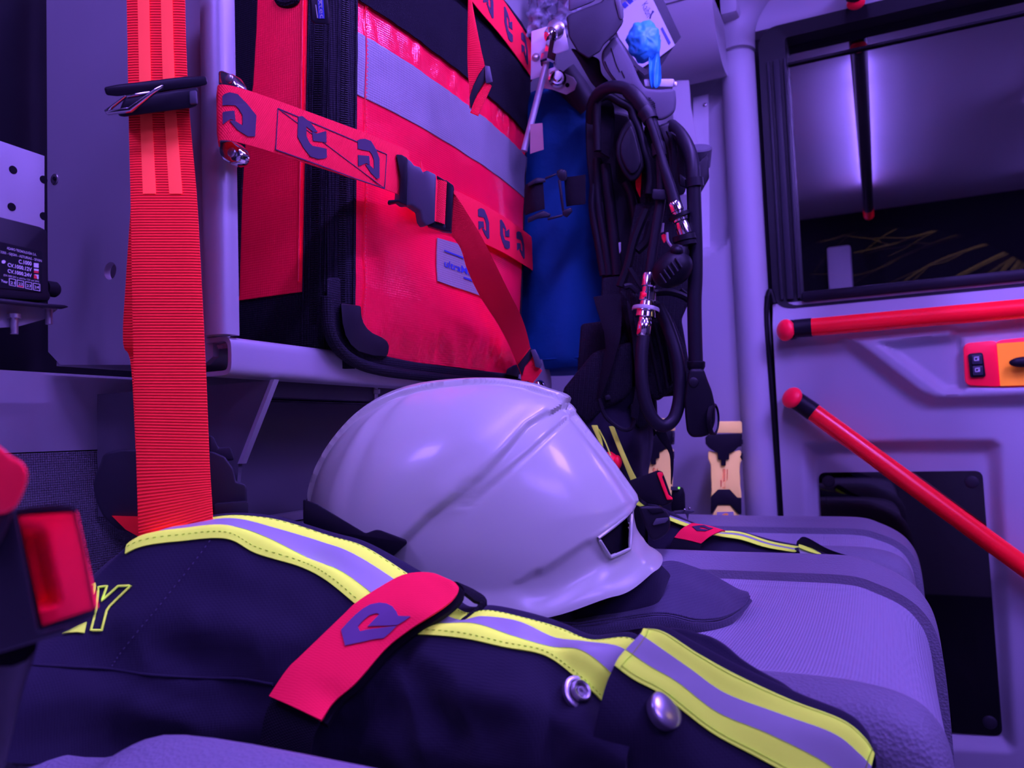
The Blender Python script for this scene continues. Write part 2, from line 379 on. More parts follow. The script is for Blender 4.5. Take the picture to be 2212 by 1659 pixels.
class Surf:
    """smooth surface through a net of points: rows t, columns s; off > 0 lifts towards the viewer side"""
    def __init__(s, net, disp=None):
        s.net = [[Vector(p) for p in r] for r in net]; s.nr = len(net); s.nc = len(net[0]); s.disp = disp; s.sg = 1
        c = s.pos(0.5, 0.5); s.sg = 1 if s.nrm(0.5, 0.5).dot(EYE - c) > 0 else -1
    @staticmethod
    def _cr(P, x):
        n = len(P); x = max(0.0, min(n - 1.0, x)); i = min(int(x), n - 2); t = x - i
        b, c = P[i], P[i + 1]
        a = P[i - 1] if i else b * 2 - c
        d = P[i + 2] if i + 2 < n else c * 2 - b
        return 0.5 * ((2 * b) + (c - a) * t + (2 * a - 5 * b + 4 * c - d) * t * t + (3 * b - a - 3 * c + d) * t ** 3)
    def pos(s, u, v):
        x = u * (s.nc - 1); y = v * (s.nr - 1); i = min(int(max(0, y)), s.nr - 2)
        lo, hi = max(0, i - 1), min(s.nr - 1, i + 2)
        R_ = [s._cr(s.net[k], x) for k in range(lo, hi + 1)]
        return s._cr(R_, y - lo) if lo == i - 1 or i == 0 else s._cr(R_, y - lo)
    def nrm(s, u, v, e=0.004):
        a = s.pos(min(1, u + e), v) - s.pos(max(0, u - e), v); b = s.pos(u, min(1, v + e)) - s.pos(u, max(0, v - e))
        n = a.cross(b); return n.normalized() * s.sg if n.length > 1e-14 else Vector((0, 0, 1))
    def at(s, u, v, off=0.0):
        n = s.nrm(u, v); p = s.pos(u, v)
        if s.disp: off += s.disp(u, v, p)
        return p + n * off
    def inv(s, px, py, n=64):
        vm = getattr(s, 'vmax', 1.0); um = getattr(s, 'umax', 1.0)
        if not hasattr(s, 'cache'):
            s.cache = [(um * i / n, vm * j / n, *proj(s.at(um * i / n, vm * j / n))[:2]) for i in range(n + 1) for j in range(n + 1)]
        b = min(s.cache, key=lambda q: (q[2] - px) ** 2 + (q[3] - py) ** 2); u, v = b[0], b[1]
        best = (1e18, u, v)
        for _ in range(14):
            p0 = proj(s.at(u, v)); dx, dy = px - p0[0], py - p0[1]; er = dx * dx + dy * dy
            if er < best[0]: best = (er, u, v)
            if er < 0.01: break
            e = 0.001; su = 1 if u + e < 1 else -1; sv = 1 if v + e < vm else -1
            pu = proj(s.at(u + e * su, v)); pv = proj(s.at(u, v + e * sv))
            a, c_ = (pu[0] - p0[0]) / e * su, (pu[1] - p0[1]) / e * su; b_, d_ = (pv[0] - p0[0]) / e * sv, (pv[1] - p0[1]) / e * sv
            det = a * d_ - b_ * c_
            if abs(det) < 1e-9: break
            du = (d_ * dx - b_ * dy) / det; dv = (-c_ * dx + a * dy) / det
            u = max(0, min(um, u + max(-.02, min(.02, du)))); v = max(0, min(vm, v + max(-.02, min(.02, dv))))
        return best[1], best[2]
    def mesh(s, u0=0, u1=1, v0=0, v1=1, nu=60, nv=30, off=0.0, th=0.002, mb=None, round_edge=True):
        mb = mb or MB(); vs, uv, fs = [], [], []; W_ = nv + 1
        for i in range(nu + 1):
            for j in range(nv + 1):
                u = u0 + (u1 - u0) * i / nu; v = v0 + (v1 - v0) * j / nv
                vs.append(s.at(u, v, off)); uv.append((u, v))
        q = len(vs)
        for i in range(nu + 1):
            for j in range(nv + 1):
                u = u0 + (u1 - u0) * i / nu; v = v0 + (v1 - v0) * j / nv
                vs.append(s.at(u, v, off - th)); uv.append((u, v))
        for i in range(nu):
            for j in range(nv):
                a = i * W_ + j; fs.append((a, a + 1, a + W_ + 1, a + W_)); fs.append((q + a, q + a + W_, q + a + W_ + 1, q + a + 1))
        for i in range(nu):
            a = i * W_; fs.append((a, a + W_, q + a + W_, q + a)); a += nv; fs.append((a, q + a, q + a + W_, a + W_))
        for j in range(nv):
            a = j; fs.append((a, q + a, q + a + 1, a + 1)); a = nu * W_ + j; fs.append((a, a + 1, q + a + 1, q + a))
        return mb.add(vs, fs, uv)
    def line(s, pts, r=0.0004, off=0.0006, n=5, mb=None):
        """thin raised thread along photograph points"""
        mb = mb or MB(); return mb.tube([s.at(*s.inv(*p), off) for p in pts], r, n=n, sm=1)
    def poly(s, pts, off=0.0008, th=0.0006, sub=0.006, mb=None):
        mb = mb or MB(); uvs = [s.inv(*p) for p in pts]
        return s.polyuv(uvs, off, th, mb)
    def polyuv(s, uvs, off=0.0008, th=0.0006, mb=None):
        mb = mb or MB(); n = len(uvs)
        tri = tessellate_polygon([[Vector((u, v, 0)) for u, v in uvs]])
        bm = bmesh.new(); V = [bm.verts.new((u, v, 0)) for u, v in uvs]
        for t in tri:
            try: bm.faces.new([V[i] for i in t])
            except ValueError: pass
        bmesh.ops.recalc_face_normals(bm, faces=bm.faces[:])
        bmesh.ops.subdivide_edges(bm, edges=bm.edges[:], cuts=2, use_grid_fill=True)
        bmesh.ops.triangulate(bm, faces=bm.faces[:])
        r = bmesh.ops.extrude_face_region(bm, geom=bm.faces[:])
        ns = set(g for g in r['geom'] if isinstance(g, bmesh.types.BMVert))
        for v in bm.verts: v.co = s.at(max(0, min(1, v.co.x)), max(0, min(1, v.co.y)), off if v in ns else off - th)
        return mb.bm(bm)

def pxs(f, L): return [f(*p) for p in L]
def disc(c, nrm, r, th, n=20, dome=0.0):
    """profile list for a lathe button: use MB().lathe(*disc(...))"""
    pr = [(0, r), (th, r)] if not dome else [(0, r), (th * 0.4, r)] + [(th * 0.4 + dome * math.sin(a * math.pi / 12), r * math.cos(a * math.pi / 12)) for a in range(1, 7)]
    return (Vector(c), Vector(nrm), pr, n)

# ------------------------------------------------------------------ lettering
def text2d(txt, bold=0.0, shear=0.0):
    cu = bpy.data.curves.new('lettering', 'FONT'); cu.body = txt; cu.size = 1.0; cu.resolution_u = 2; cu.offset = bold; cu.shear = shear
    o = bpy.data.objects.new('lettering', cu); COL.objects.link(o)
    dg = bpy.context.evaluated_depsgraph_get(); dg.update()
    me = bpy.data.meshes.new_from_object(o.evaluated_get(dg))
    vs = [v.co.copy() for v in me.vertices]; fs = [tuple(p.vertices) for p in me.polygons]
    bpy.data.objects.remove(o); bpy.data.meshes.remove(me); bpy.data.curves.remove(cu)
    return vs, fs
def text_px(mb, txt, pl, pr, ptop, place, bold=0.01, lift=Vector((0, 0, 0)), cap=0.70):
    """baseline from photo point pl to pr, capital height towards ptop; place maps photo points to the surface"""
    vs, fs = text2d(txt, bold)
    x0 = min(v.x for v in vs); x1 = max(v.x for v in vs); out = []
    for v in vs:
        a = (v.x - x0) / (x1 - x0); b = v.y / cap
        px = pl[0] + (pr[0] - pl[0]) * a + (ptop[0] - pl[0]) * b; py = pl[1] + (pr[1] - pl[1]) * a + (ptop[1] - pl[1]) * b
        out.append(place(px, py) + lift)
    return mb.add(out, fs)

# =================================================================== SETTING
YF, ZC, YN = 1.50, 1.50, -0.35          # far wall with door, ceiling, near wall
def quadbox(name, lo, hi, m, bev=0.0, **k):
    lo, hi = Vector(lo), Vector(hi)
    return MB().box((lo + hi) / 2, hi - lo, bev=bev).done(name, m, kind='structure', **k)
quadbox('floor', (-0.8, YN - 0.05, -0.04), (1.75, YF + 0.1, 0.0), G_DARKP)
quadbox('ceiling', (-0.8, YN - 0.05, ZC), (1.75, YF + 0.15, ZC + 0.04), G_CEIL)
quadbox('wall_front', (1.70, YN, 0), (1.75, YF + 0.1, ZC), G_MIDP)
quadbox('wall_back', (-0.80, YN, 0), (-0.745, YF + 0.1, ZC), M_VOID)

# near side of the cab, behind the viewer; it is what the far window mirrors
quadbox('wall_near', (-0.8, YN - 0.05, 0), (1.75, YN, 0.86), G_WALL)
t = quadbox('window_3', (-0.8, YN - 0.05, 0.86), (1.75, YN - 0.04, ZC), M_VOID)
for x0 in (-0.80, -0.16, 0.62): quadbox('trim_%d' % (20 + int(x0 * 10 + 8)), (x0, YN - 0.05, 0.86), (x0 + 0.09, YN + 0.02, 1.36), G_WALL, bev=0.01)

def sdpoly(P, x, z):
    d = 1e9; ins = False; n = len(P)
    for i in range(n):
        ax, az = P[i]; bx, bz = P[(i + 1) % n]
        ex, ez = bx - ax, bz - az; wx, wz = x - ax, z - az
        t_ = max(0, min(1, (wx * ex + wz * ez) / (ex * ex + ez * ez + 1e-12)))
        dx, dz = wx - ex * t_, wz - ez * t_; d = min(d, dx * dx + dz * dz)
        if (az > z) != (bz > z) and x < (bx - ax) * (z - az) / (bz - az + 1e-12) + ax: ins = not ins
    d = math.sqrt(d); return -d if ins else d
def sst(a, b, x):
    t_ = max(0, min(1, (x - a) / (b - a))); return t_ * t_ * (3 - 2 * t_)
def relief(name, x0, x1, z0, z1, Y, fn, nx, nz, m, back=0.03, **k):
    vs, fs = [], []
    for i in range(nx + 1):
        for j in range(nz + 1):
            x = x0 + (x1 - x0) * i / nx; z = z0 + (z1 - z0) * j / nz
            vs.append((x, Y - fn(x, z), z))
    W_ = nz + 1
    for i in range(nx):
        for j in range(nz): a = i * W_ + j; fs.append((a, a + W_, a + W_ + 1, a + 1))
    q = len(vs)
    vs += [(x0, Y + back, z0), (x1, Y + back, z0), (x1, Y + back, z1), (x0, Y + back, z1)]
    fs.append((q, q + 1, q + 2, q + 3))
    fs.append(tuple([i * W_ for i in range(nx + 1)] + [q + 1, q])); fs.append(tuple([i * W_ + nz for i in range(nx, -1, -1)] + [q + 3, q + 2]))
    fs.append(tuple(list(range(nz, -1, -1)) + [q, q + 3])); fs.append(tuple([nx * W_ + j for j in range(nz + 1)] + [q + 2, q + 1]))
    return MB().add(vs, fs).done(name, m, kind='structure', ang=60, fix=False, **k)
def xz(L, Y=YF): return [(p.x, p.z) for p in pxs(fY(Y), L)]

# ---- far wall beside the door, with its rounded recess
RECP = xz([(1380, 150), (1566, 150), (1574, 165), (1574, 512), (1566, 530), (1545, 538), (1380, 545)])
XW = onY(1655, 700, YF).x
def wall_fn(x, z):
    d = sdpoly(RECP, x, z)
    return 0.0 if d > 0.0 else -0.03 * sst(0.0, 0.006, -d)
relief('wall_far', -0.80, XW, 0.0, ZC, YF, wall_fn, 110, 150, G_WALL, back=0.08)
MB().plate(pxs(fY(YF + 0.027), [(1498, 212), (1531, 204), (1534, 535), (1500, 536)]), (0, -0.003, 0)).done('trim_1', M_ALUSHEET, kind='structure')
MB().lathe(*disc(onY(1523, 227, YF + 0.024), (0, -1, 0), 0.004, 0.003, dome=0.002)).done('trim_2', M_CHROME, kind='structure')
MB().plate(pxs(fY(YF - 0.06), [(1452, 174), (1488, 173), (1492, 230), (1508, 318), (1505, 420), (1460, 420)]), (0, 0.004, 0)).done('trim_3', M_BRKT, kind='structure')
# ---- pillar beside the door
cx = (onY(1566, 300, YF).x + onY(1640, 300, YF).x) / 2; cr = (onY(1640, 300, YF).x - onY(1566, 300, YF).x) / 2
zt = onY(1600, 112, YF).z
MB().lathe((cx, YF + 0.004, 0.0), (0, 0, 1), [(0, cr), (zt - 0.006, cr), (zt, cr - 0.006)], 40).done('trim_4', G_WALL, kind='structure')
MB().lathe((cx, YF + 0.002, zt), (0, 0, 1), [(-0.002, cr - 0.008), (0.0, cr + 0.002), (0.02, cr + 0.0025), (0.040, cr + 0.004), (0.055, cr + 0.009), (0.068, cr + 0.018), (0.080, cr + 0.032), (0.09, cr + 0.055), (0.097, cr + 0.09)], 40).done('trim_5', G_WALL, kind='structure')
MB().box((XW + 0.01, YF + 0.045, (ZC) / 2), (0.10, 0.02, ZC)).done('trim_12', M_RUB, kind='structure')
# ---- header over the window and overhead duct
def arc_sweep(name, x0, x1, cs, m, n=1):
    A = [Vector((x0, y, z)) for y, z in cs]; B = [Vector((x1, y, z)) for y, z in cs]
    return MB().prism(A, B).done(name, m, kind='structure', ang=45)
zw = onY(1826, 30, YF).z
arc_sweep('trim_6', cx - 0.02, 1.6, [(YF + 0.08, zw)] + [(YF + 0.01 - 0.22 * (1 - math.cos(a)), zw + 0.012 + 0.115 * math.sin(a)) for a in [i * math.pi / 24 for i in range(13)]] + [(1.28, ZC + 0.01), (YF + 0.08, ZC + 0.01)], G_CEIL)
zb_ = onY(1480, 170, 1.44).z
arc_sweep('trim_7', -0.74, cx - 0.016, [(1.45 + 0.10 * math.cos(a), zb_ + 0.10 + 0.10 * math.sin(a)) for a in [math.pi * 2 * i / 32 for i in range(32)]], G_CEIL)
arc_sweep('trim_8', -0.74, cx - 0.016, [(1.345, zb_ + 0.10), (1.345, ZC + .01), (1.55, ZC + .01), (1.55, zb_ + 0.10)], G_CEIL)

MB().box((cx - 0.01, 1.50, 1.455), (0.05, 0.13, 0.11), bev=0.01).done('trim_13', G_CEIL, kind='structure')
# ---- door
ZS = onY(1900, 635, YF).z                  # window sill
P_out = xz([(1818, 736), (1830, 728), (2050, 706), (2330, 678), (2330, 868), (2012, 874), (1975, 858)])
P_in = xz([(1893, 746), (2046, 729), (2052, 700), (2330, 690), (2330, 846), (2040, 852), (2022, 842)])
P_low = xz([(1738, 957), (1960, 951), (2140, 950), (2158, 962), (2188, 1604), (2178, 1612), (1760, 1592)])
P_ped = xz([(2066, 728), (2330, 700), (2330, 850), (2076, 850)])
def door_fn(x, z):
    o = 0.020 * sst(ZS - 0.004, ZS - 0.05, z) + 0.004
    d = sdpoly(P_out, x, z); o += 0.022 * sst(0.006, -0.016, d)
    d = sdpoly(P_in, x, z); o -= 0.018 * sst(0.004, -0.014, d)
    d = sdpoly(P_ped, x, z); o += 0.010 * sst(0.003, -0.008, d)
    d = sdpoly(P_low, x, z); o -= 0.022 * sst(0.004, -0.02, d)
    return o
xd0 = onY(1672, 700, YF).x
door = relief('door_1', xd0, 0.62, 0.0, ZS, YF, door_fn, 230, 240, G_WALL, back=0.03)
door['label'] = 'lit grey plastic inner door panel with moulded pocket'
seal = MB(); seal.tube([onY(1658, 640, YF - 0.012), onY(1654, 700, YF - .012), onY(1664, 800, YF - .012), onY(1676, 950, YF - 0.012), onY(1688, 1110, YF - 0.012), onY(1700, 1300, YF - .012)], 0.0055, n=10)
seal.tube([onY(1672, 655, YF - 0.008), onY(1664, 628, YF - .01), onY(1658, 640, YF - .012)], 0.005, n=8)
seal.done('door_seal', M_RUB, door)

# ---- upper window
xl0 = onY(1650, 300, YF).x; xl1 = onY(1710, 300, YF + 0.02).x; zt0 = zw + 0.006; zt1 = onY(1835, 60, YF + .02).z; XR = 0.62
def ringframe(mb, ox0, oz0, ox1, oz1, ix0, iz0, ix1, iz1, ro, ri, y0, y1, n=6):
    def rr(x0, z0, x1, z1, r, y):
        out = []
        for (cx_, cz_, a0) in ((x1 - r, z0 + r, -90), (x1 - r, z1 - r, 0), (x0 + r, z1 - r, 90), (x0 + r, z0 + r, 180)):
            for i in range(n + 1):
                a = R(a0 + 90 * i / n); out.append(Vector((cx_ + r * math.cos(a), y, cz_ + r * math.sin(a))))
        return out
    O0, I0 = rr(ox0, oz0, ox1, oz1, ro, y0), rr(ix0, iz0, ix1, iz1, ri, y0 + 0.006); O1, I1 = rr(ox0, oz0, ox1, oz1, ro, y1), rr(ix0, iz0, ix1, iz1, ri, y1)
    m = len(O0); vs = O0 + I0 + O1 + I1; fs = []
    for i in range(m):
        j = (i + 1) % m
        fs += [(i, j, m + j, m + i), (m + i, m + j, 3 * m + j, 3 * m + i), (i, 2 * m + i, 2 * m + j, j), (2 * m + i, 3 * m + i, 3 * m + j, 2 * m + j)]
    return mb.add(vs, fs)
w1 = ringframe(MB(), xl0, ZS - 0.012, XR + .05, zt0, xl1, ZS + 0.008, XR, zt1, 0.035, 0.006, YF - 0.006, YF + 0.05).done('window_1', M_RUB, kind='structure')
w1['label'] = 'black rubber frame of the upper door window'
MB().box(((xl1 + XR) / 2, YF + 0.04, (ZS + zt1) / 2 + 0.004), (XR - xl1 + 0.01, 0.004, zt1 - ZS + 0.004)).done('pane', M_GLASSU, w1)
zg = onY(1702, 137, YF + .03).z
MB().box(((xl1 + XR) / 2, YF + 0.034, zg), (XR - xl1, 0.006, 0.0042)).done('gasket', M_RUB, w1)
b = MB()
for px_, w_ in ((1664, 0.006), (1682, 0.012), (1700, 0.005)):
    A, B = onY(px_, 110, YF), onY(px_ + 20, 640, YF); b.box(((A.x + B.x) / 2, YF - 0.004, (zg + ZS) / 2), (w_, 0.012, zg - ZS - 0.01), bev=0.002)
b.done('side_channel', G_DARKP, w1)
s = MB(); s.box(((onY(1732, 640, YF).x + XR) / 2, YF - 0.004, ZS + 0.007), (XR - onY(1732, 640, YF).x, 0.022, 0.018), bev=0.005); s.done('sill_strip', M_BLACK, w1)
# ---- lower window of the door
def rrect(P4, f, r, n=6):
    c = [f(*p) for p in P4]; out = []
    for i in range(4):
        a, b_, d_ = c[i - 1], c[i], c[(i + 1) % 4]
        u = (a - b_).normalized() * r; v = (d_ - b_).normalized() * r
        for k in range(n + 1):
            t_ = k / n; out.append(b_ + u * (1 - t_) ** 2 + v * t_ ** 2)
    return out
LW = [(1768, 1021), (2122, 1017), (2166, 1590), (1800, 1566)]
w2 = MB().plate(rrect(LW, fY(YF - 0.003), 0.012), (0, 0.02, 0)).done('window_2', M_BLACK, kind='structure')
w2['label'] = 'black lower door window with rounded corners and screw caps'
inn = [(1800, 1062), (2086, 1060), (2116, 1548), (1835, 1530)]
MB().plate(rrect(LW, fY(YF - 0.006), 0.012), (0, 0.003, 0)).done('pane', M_GLASSL, w2)
for (px_, py_) in ((2099, 1041), (2138, 1560), (1790, 1040)):
    MB().lathe(*disc(onY(px_, py_, YF - 0.006), (0, -1, 0), 0.0105, 0.004, dome=0.003)).done('screw_cap', G_DARKP, w2)


# ---- handle set in the door
HB = thing('door_handle_shell', 'orange and red recessed handle shell with window switch on the grey door', 'door handle', onY(2150, 785, YF - 0.044))
yh = YF - 0.046
MB().plate(rrect([(2081, 742), (2155, 735), (2166, 836), (2086, 832)], fY(yh), 0.010), (0, 0.02, 0), bev=0.002).done('switch_plate', M_REDPL, HB)
MB().plate(rrect([(2150, 736), (2330, 716), (2330, 838), (2163, 836)], fY(yh + 0.004), 0.010), (0, 0.016, 0), bev=0.002).done('handle_shell', M_REDPL, HB)
net = []
for j in range(7):
    row = []
    for i in range(7):
        a, b_ = i / 6, j / 6; px_ = 2153 + a * 120 + b_ * 8; py_ = 742 - a * 8 + b_ * (92 + a * 4)
        dd = 0.02 * math.sin(math.pi * min(1, a * 1.0)) * math.sin(math.pi * b_)
        row.append(onY(px_, py_, yh - 0.001) + Vector((0, 0.0 + dd * 0.0, 0)) + Vector((0, 0, 0)))
    net.append(row)
Surf(net).mesh(nu=10, nv=10, th=0.002).done('orange_bowl', M_HANDLE, HB)
MB().ell(onY(2212, 782, yh - 0.014), (Vector((0.020, 0, 0)), Vector((0, 0.008, 0)), Vector((0, 0, 0.0085)))).done('pull_lever', M_BLACK, HB)
swf = MB().plate(rrect([(2091, 764), (2123, 761), (2130, 814), (2096, 816)], fY(yh - 0.004), 0.004), (0, 0.006, 0), bev=0.0015).done('window_switch', M_BLACK, HB)
for (a, b_, c_, d_) in ((2099, 766, 2121, 786), (2101, 790, 2123, 810)):
    MB().plate(rrect([(a, b_ + 1), (c_, b_), (c_ + 1, d_), (a + 1, d_ + 1)], fY(yh - 0.0065), 0.002), (0, 0.003, 0), bev=0.001).done('rocker_key', mat('switch_key', (0.05, 0.05, 0.07), .35), swf)
mk = MB()
for (x_, y_) in ((2104, 771), (2106, 795)):
    for P in ([(x_, y_), (x_ + 11, y_ - 1), (x_ + 11, y_ + 1), (x_, y_ + 2)], [(x_, y_), (x_ + 2, y_), (x_ + 2, y_ + 9), (x_, y_ + 9)], [(x_, y_ + 7), (x_ + 11, y_ + 6), (x_ + 11, y_ + 8), (x_, y_ + 9)], [(x_ + 7, y_ + 3), (x_ + 11, y_ + 2), (x_ + 11, y_ + 7), (x_ + 7, y_ + 7)]):
        mk.plate(pxs(fY(yh - 0.0072), P), (0, 0.0006, 0))
mk.done('window_symbol', M_WHITEINK, swf)

# ---- handrails on the door
def handrail(label, tubepts, r, brk0, brk1, capc, capax):
    h = thing('handrail', label, 'handrail', capc, 'red handrails on the door')
    MB().tube(tubepts, r, n=20, sm=1).done('rail_tube', M_REDTUBE, h)
    m = MB().tube([brk0, brk1], [r * 1.04, r * 1.06], n=20, sm=1); 
    base = Vector((brk0.x - 0.004, YF - 0.012, brk0.z)); m.tube([brk0 + (brk0 - brk1).normalized() * 0.004, (brk0 + base) / 2 + (brk0 - brk1) * 0.25, base], r * 1.05, n=16)
    m.done('end_bracket', M_BLACK, h)
    d_ = (brk0 - brk1).normalized(); n_ = (d_ + Vector((0, -1.1, 0))).normalized()
    MB().ell(capc, (n_.orthogonal().normalized() * r * 1.25, n_.cross(n_.orthogonal()).normalized() * r * 1.25, n_ * r * 0.75)).done('end_cap', M_REDPL, h)
    return h
yr = YF - 0.055
handrail('level red handrail across the door below the window', [onY(1752, 707, yr), onY(2420, 648, yr)], 0.0152, onY(1716, 710, yr), onY(1754, 707, yr), onY(1697, 713, yr - 0.004), None)
handrail('sloping red handrail crossing the lower door window', [onY(1755, 889, yr), onY(2420, 1376, yr)], 0.0152, onY(1722, 866, yr), onY(1758, 891, yr), onY(1711, 859, yr - 0.006), None)

# ---- ceiling rail and lamp
xr_ = onY(1849, 10, YF - 0.03).x; zr_ = onY(1849, 4, YF - 0.05).z
cr_ = thing('ceiling_grab_rail', 'ceiling grab rail whose red end shows above the window', 'handrail', (xr_, YF - 0.05, zr_))
MB().tube([Vector((xr_, YF - 0.10, zr_ + 0.012)), Vector((xr_, 0.02, zr_ + 0.012))], 0.0165, n=18, sm=1).done('rail_tube', M_RING, cr_)
MB().tube([Vector((xr_, 0.12, zr_ + 0.012)), Vector((xr_, 0.02, zr_ + 0.012))], 0.0172, n=18, sm=1).done('end_sleeve', M_REDTUBE, cr_)
MB().tube([Vector((xr_, YF - 0.10, zr_ + 0.012)), Vector((xr_, YF - 0.06, zr_ + 0.010)), Vector((xr_, YF - 0.02, zr_ + 0.03))], 0.0165, n=18).done('end_bracket', M_BLACK, cr_)
MB().ell(Vector((xr_, YF - 0.05, zr_ - 0.002)), (Vector((.015, 0, 0)), Vector((0, .014, 0)), Vector((0, 0, .010)))).done('end_cap', M_REDPL, cr_)
for yy in (0.10, 0.95): MB().tube([Vector((xr_, yy, zr_ + 0.012)), Vector((xr_, yy, ZC))], 0.009, n=12, sm=1).done('stay', M_BLACK, cr_)
lamp = thing('ceiling_lamp', 'long violet strip lamp under the ceiling above the grab rail', 'lamp', (xr_, 0.68, ZC - 0.02))
MB().box((xr_, 0.56, ZC - 0.022), (0.011, 1.06, 0.005)).done('diffuser', emit('lamp_diffuser', VIOLET, E_STRIP), lamp)
for lx, ly, sx_, sy_, nm in ((0.95, 0.10, 0.5, 0.35, 'square violet lamp in the front part of the ceiling'), (0.70, -0.08, 0.3, 0.4, 'unseen violet fill lamp added in the ceiling behind the viewer'), (0.56, 0.78, 0.3, 0.4, 'unseen violet fill lamp added in the ceiling beside the grab rail'), (-0.52, -0.12, 0.25, 0.2, 'small unseen violet fill lamp added above the nearest seat')):
    l2 = thing('ceiling_lamp', nm, 'lamp', (lx, ly, ZC))  # all but the front one are unseen lamps added for brightness
    MB().box((lx, ly, ZC - 0.006), (sx_, sy_, 0.012)).done('diffuser', emit('lamp_diffuser_plain', VIOLET, 3.0), l2)

# ---- bare branches outside the window
rb = random.Random(3)
M_BARK = mat('bare_bark', (0.30, 0.21, 0.15), 0.9)
def branch_set(root, n, spread, label):
    t_ = thing('bare_tree', label, 'tree', root)
    MB().tube([Vector(root) + Vector((0.1, 0.1, -1.0)), Vector(root) + Vector((0.03, 0.02, -0.3)), Vector(root)], [0.03, 0.02, 0.014], n=8).done('trunk', M_BARK, t_)
    for k in range(n):
        b_ = MB(); a = R(rb.uniform(100, 250)); L_ = rb.uniform(0.35, 0.8); p = Vector(root); P = [p.copy()]
        dirv = Vector((math.cos(a), rb.uniform(-.3, .3), math.sin(a)))
        for i in range(6):
            dirv = (dirv + Vector((rb.uniform(-.25, .12), rb.uniform(-.12, .12), rb.uniform(-.3, .22)))).normalized(); p = p + dirv * L_ / 6; P.append(p.copy())
            if i in (2, 3, 4):
                q = p.copy(); dv = (dirv + Vector((rb.uniform(-.7, .7), rb.uniform(-.3, .3), rb.uniform(-.7, .7)))).normalized(); Q = [q.copy()]
                for _ in range(4): dv = (dv + Vector((rb.uniform(-.3, .1), 0, rb.uniform(-.3, .3)))).normalized(); q = q + dv * L_ / 11; Q.append(q.copy())
                b_.tube(Q, [0.0022, 0.0008], n=5, sm=3)
        b_.tube(P, [0.0075, 0.002], n=6, sm=4); b_.done('branch', M_BARK, t_)
branch_set(onY(2236, 520, 2.3), 16, 1, 'thicket of bare branches seen through the right of the window')
branch_set(onY(2330, 440, 2.7), 9, 1, 'bare branches farther out behind the first thicket')
sl = bpy.data.lights.new('branch_fill_light', 'POINT'); sl.energy = 130; sl.color = (1.0, 0.72, 0.45); sl.shadow_soft_size = 0.05  # added lamp that brightens the branches, no known source
so = bpy.data.objects.new('branch_fill_light', sl); so.location = (0.9, 1.75, 1.9); COL.objects.link(so)
quadbox('trim_9', (-1.5, 1.62, -0.6), (3.0, 5.0, -0.5), M_VOID)

# =================================================================== SEATS
XS = [-0.60, -0.43, -0.36, -0.20, -0.10, -0.04, -0.015, 0.006, 0.020, 0.029, 0.033, 0.035]
ZNEAR = [0.006, 0.004, 0.002, 0, 0, 0, -0.001, -0.005, -0.014, -0.035, -0.09, -0.20]
ZFAR = [0.006, 0.004, 0.002, 0, 0, -0.001, -0.009, -0.020, -0.034, -0.056, -0.10, -0.20]
TFAR = [0, 0, 0, 0, 0, 0, .01, .02, .035, .05, .06, .065]
def rear_seat(label, Y0, Y1, z, zoff=None, group='rear bench seats'):
    mid = (Y0 + Y1) / 2; t_ = thing('crew_seat', label, 'seat', (-0.28, mid, 0), group)
    def net(cs):
        rows = []
        for (y, dz) in cs:
            k = max(0, min(1, (y - Y0) / (Y1 - Y0))); row = []
            for i in range(len(XS)):
                zo = (zoff or ZNEAR)[i] * (1 - k) + (zoff or ZFAR)[i] * k
                tp = TFAR[i] * max(0, 2 * k - 1)
                row.append(Vector((XS[i] - 0.004 * (1 - k), mid + (y - mid) * (1 - tp), z + dz * (1 if XS[i] < 0.03 else 0.9) + zo)))
            rows.append(row)
        return rows
    nb = [(Y0 + .006, -.20), (Y0 + .001, -.11), (Y0, -.05), (Y0 + .003, -.024), (Y0 + .014, -.007), (Y0 + .034, 0.0), (Y0 + .048, -.003)]
    ins = [(Y0 + .048, -.003), (Y0 + .09, -.010), (mid, -.016), (Y1 - .11, -.012), (Y1 - .072, -.007)]
    fb = [(Y1 - .072, -.007), (Y1 - .045, -.0022), (Y1 - .016, .0035), (Y1 - .003, -.004), (Y1 + .002, -.05), (Y1, -.20)]
    Surf(net(nb)).mesh(nu=70, nv=28, th=0.01).done('side_bolster', M_VINYL, t_)
    Surf(net(ins)).mesh(nu=70, nv=16, th=0.01).done('seat_cushion', M_FABRIC, t_)
    Surf(net(fb)).mesh(nu=70, nv=24, th=0.01).done('side_bolster', M_VINYL, t_)
    for c in (nb[-1], fb[0]):
        MB().tube([p + Vector((0, 0, -0.0003)) for p in net([c])[0][2:-1]], 0.0007, n=6, sm=5).done('seam', M_FABRIC, t_)
    MB().box((-0.31, mid, (z - 0.06) / 2), (0.58, Y1 - Y0 - 0.05, z - 0.10), bev=0.02).done('seat_base', G_DARKP, t_)
    return t_
zA = [-0.024, -0.022, 0, 0, 0, 0, -0.001, -0.005, -0.014, -0.035, -0.09, -0.20]
rear_seat('nearest grey crew seat at the bottom edge of the photo', -0.20, 0.33, 0.489, zA)
rear_seat('middle grey crew seat carrying the white helmet', 0.50, 0.957, 0.491)
rear_seat('farthest grey crew seat next to the door', 1.09, 1.365, 0.488)

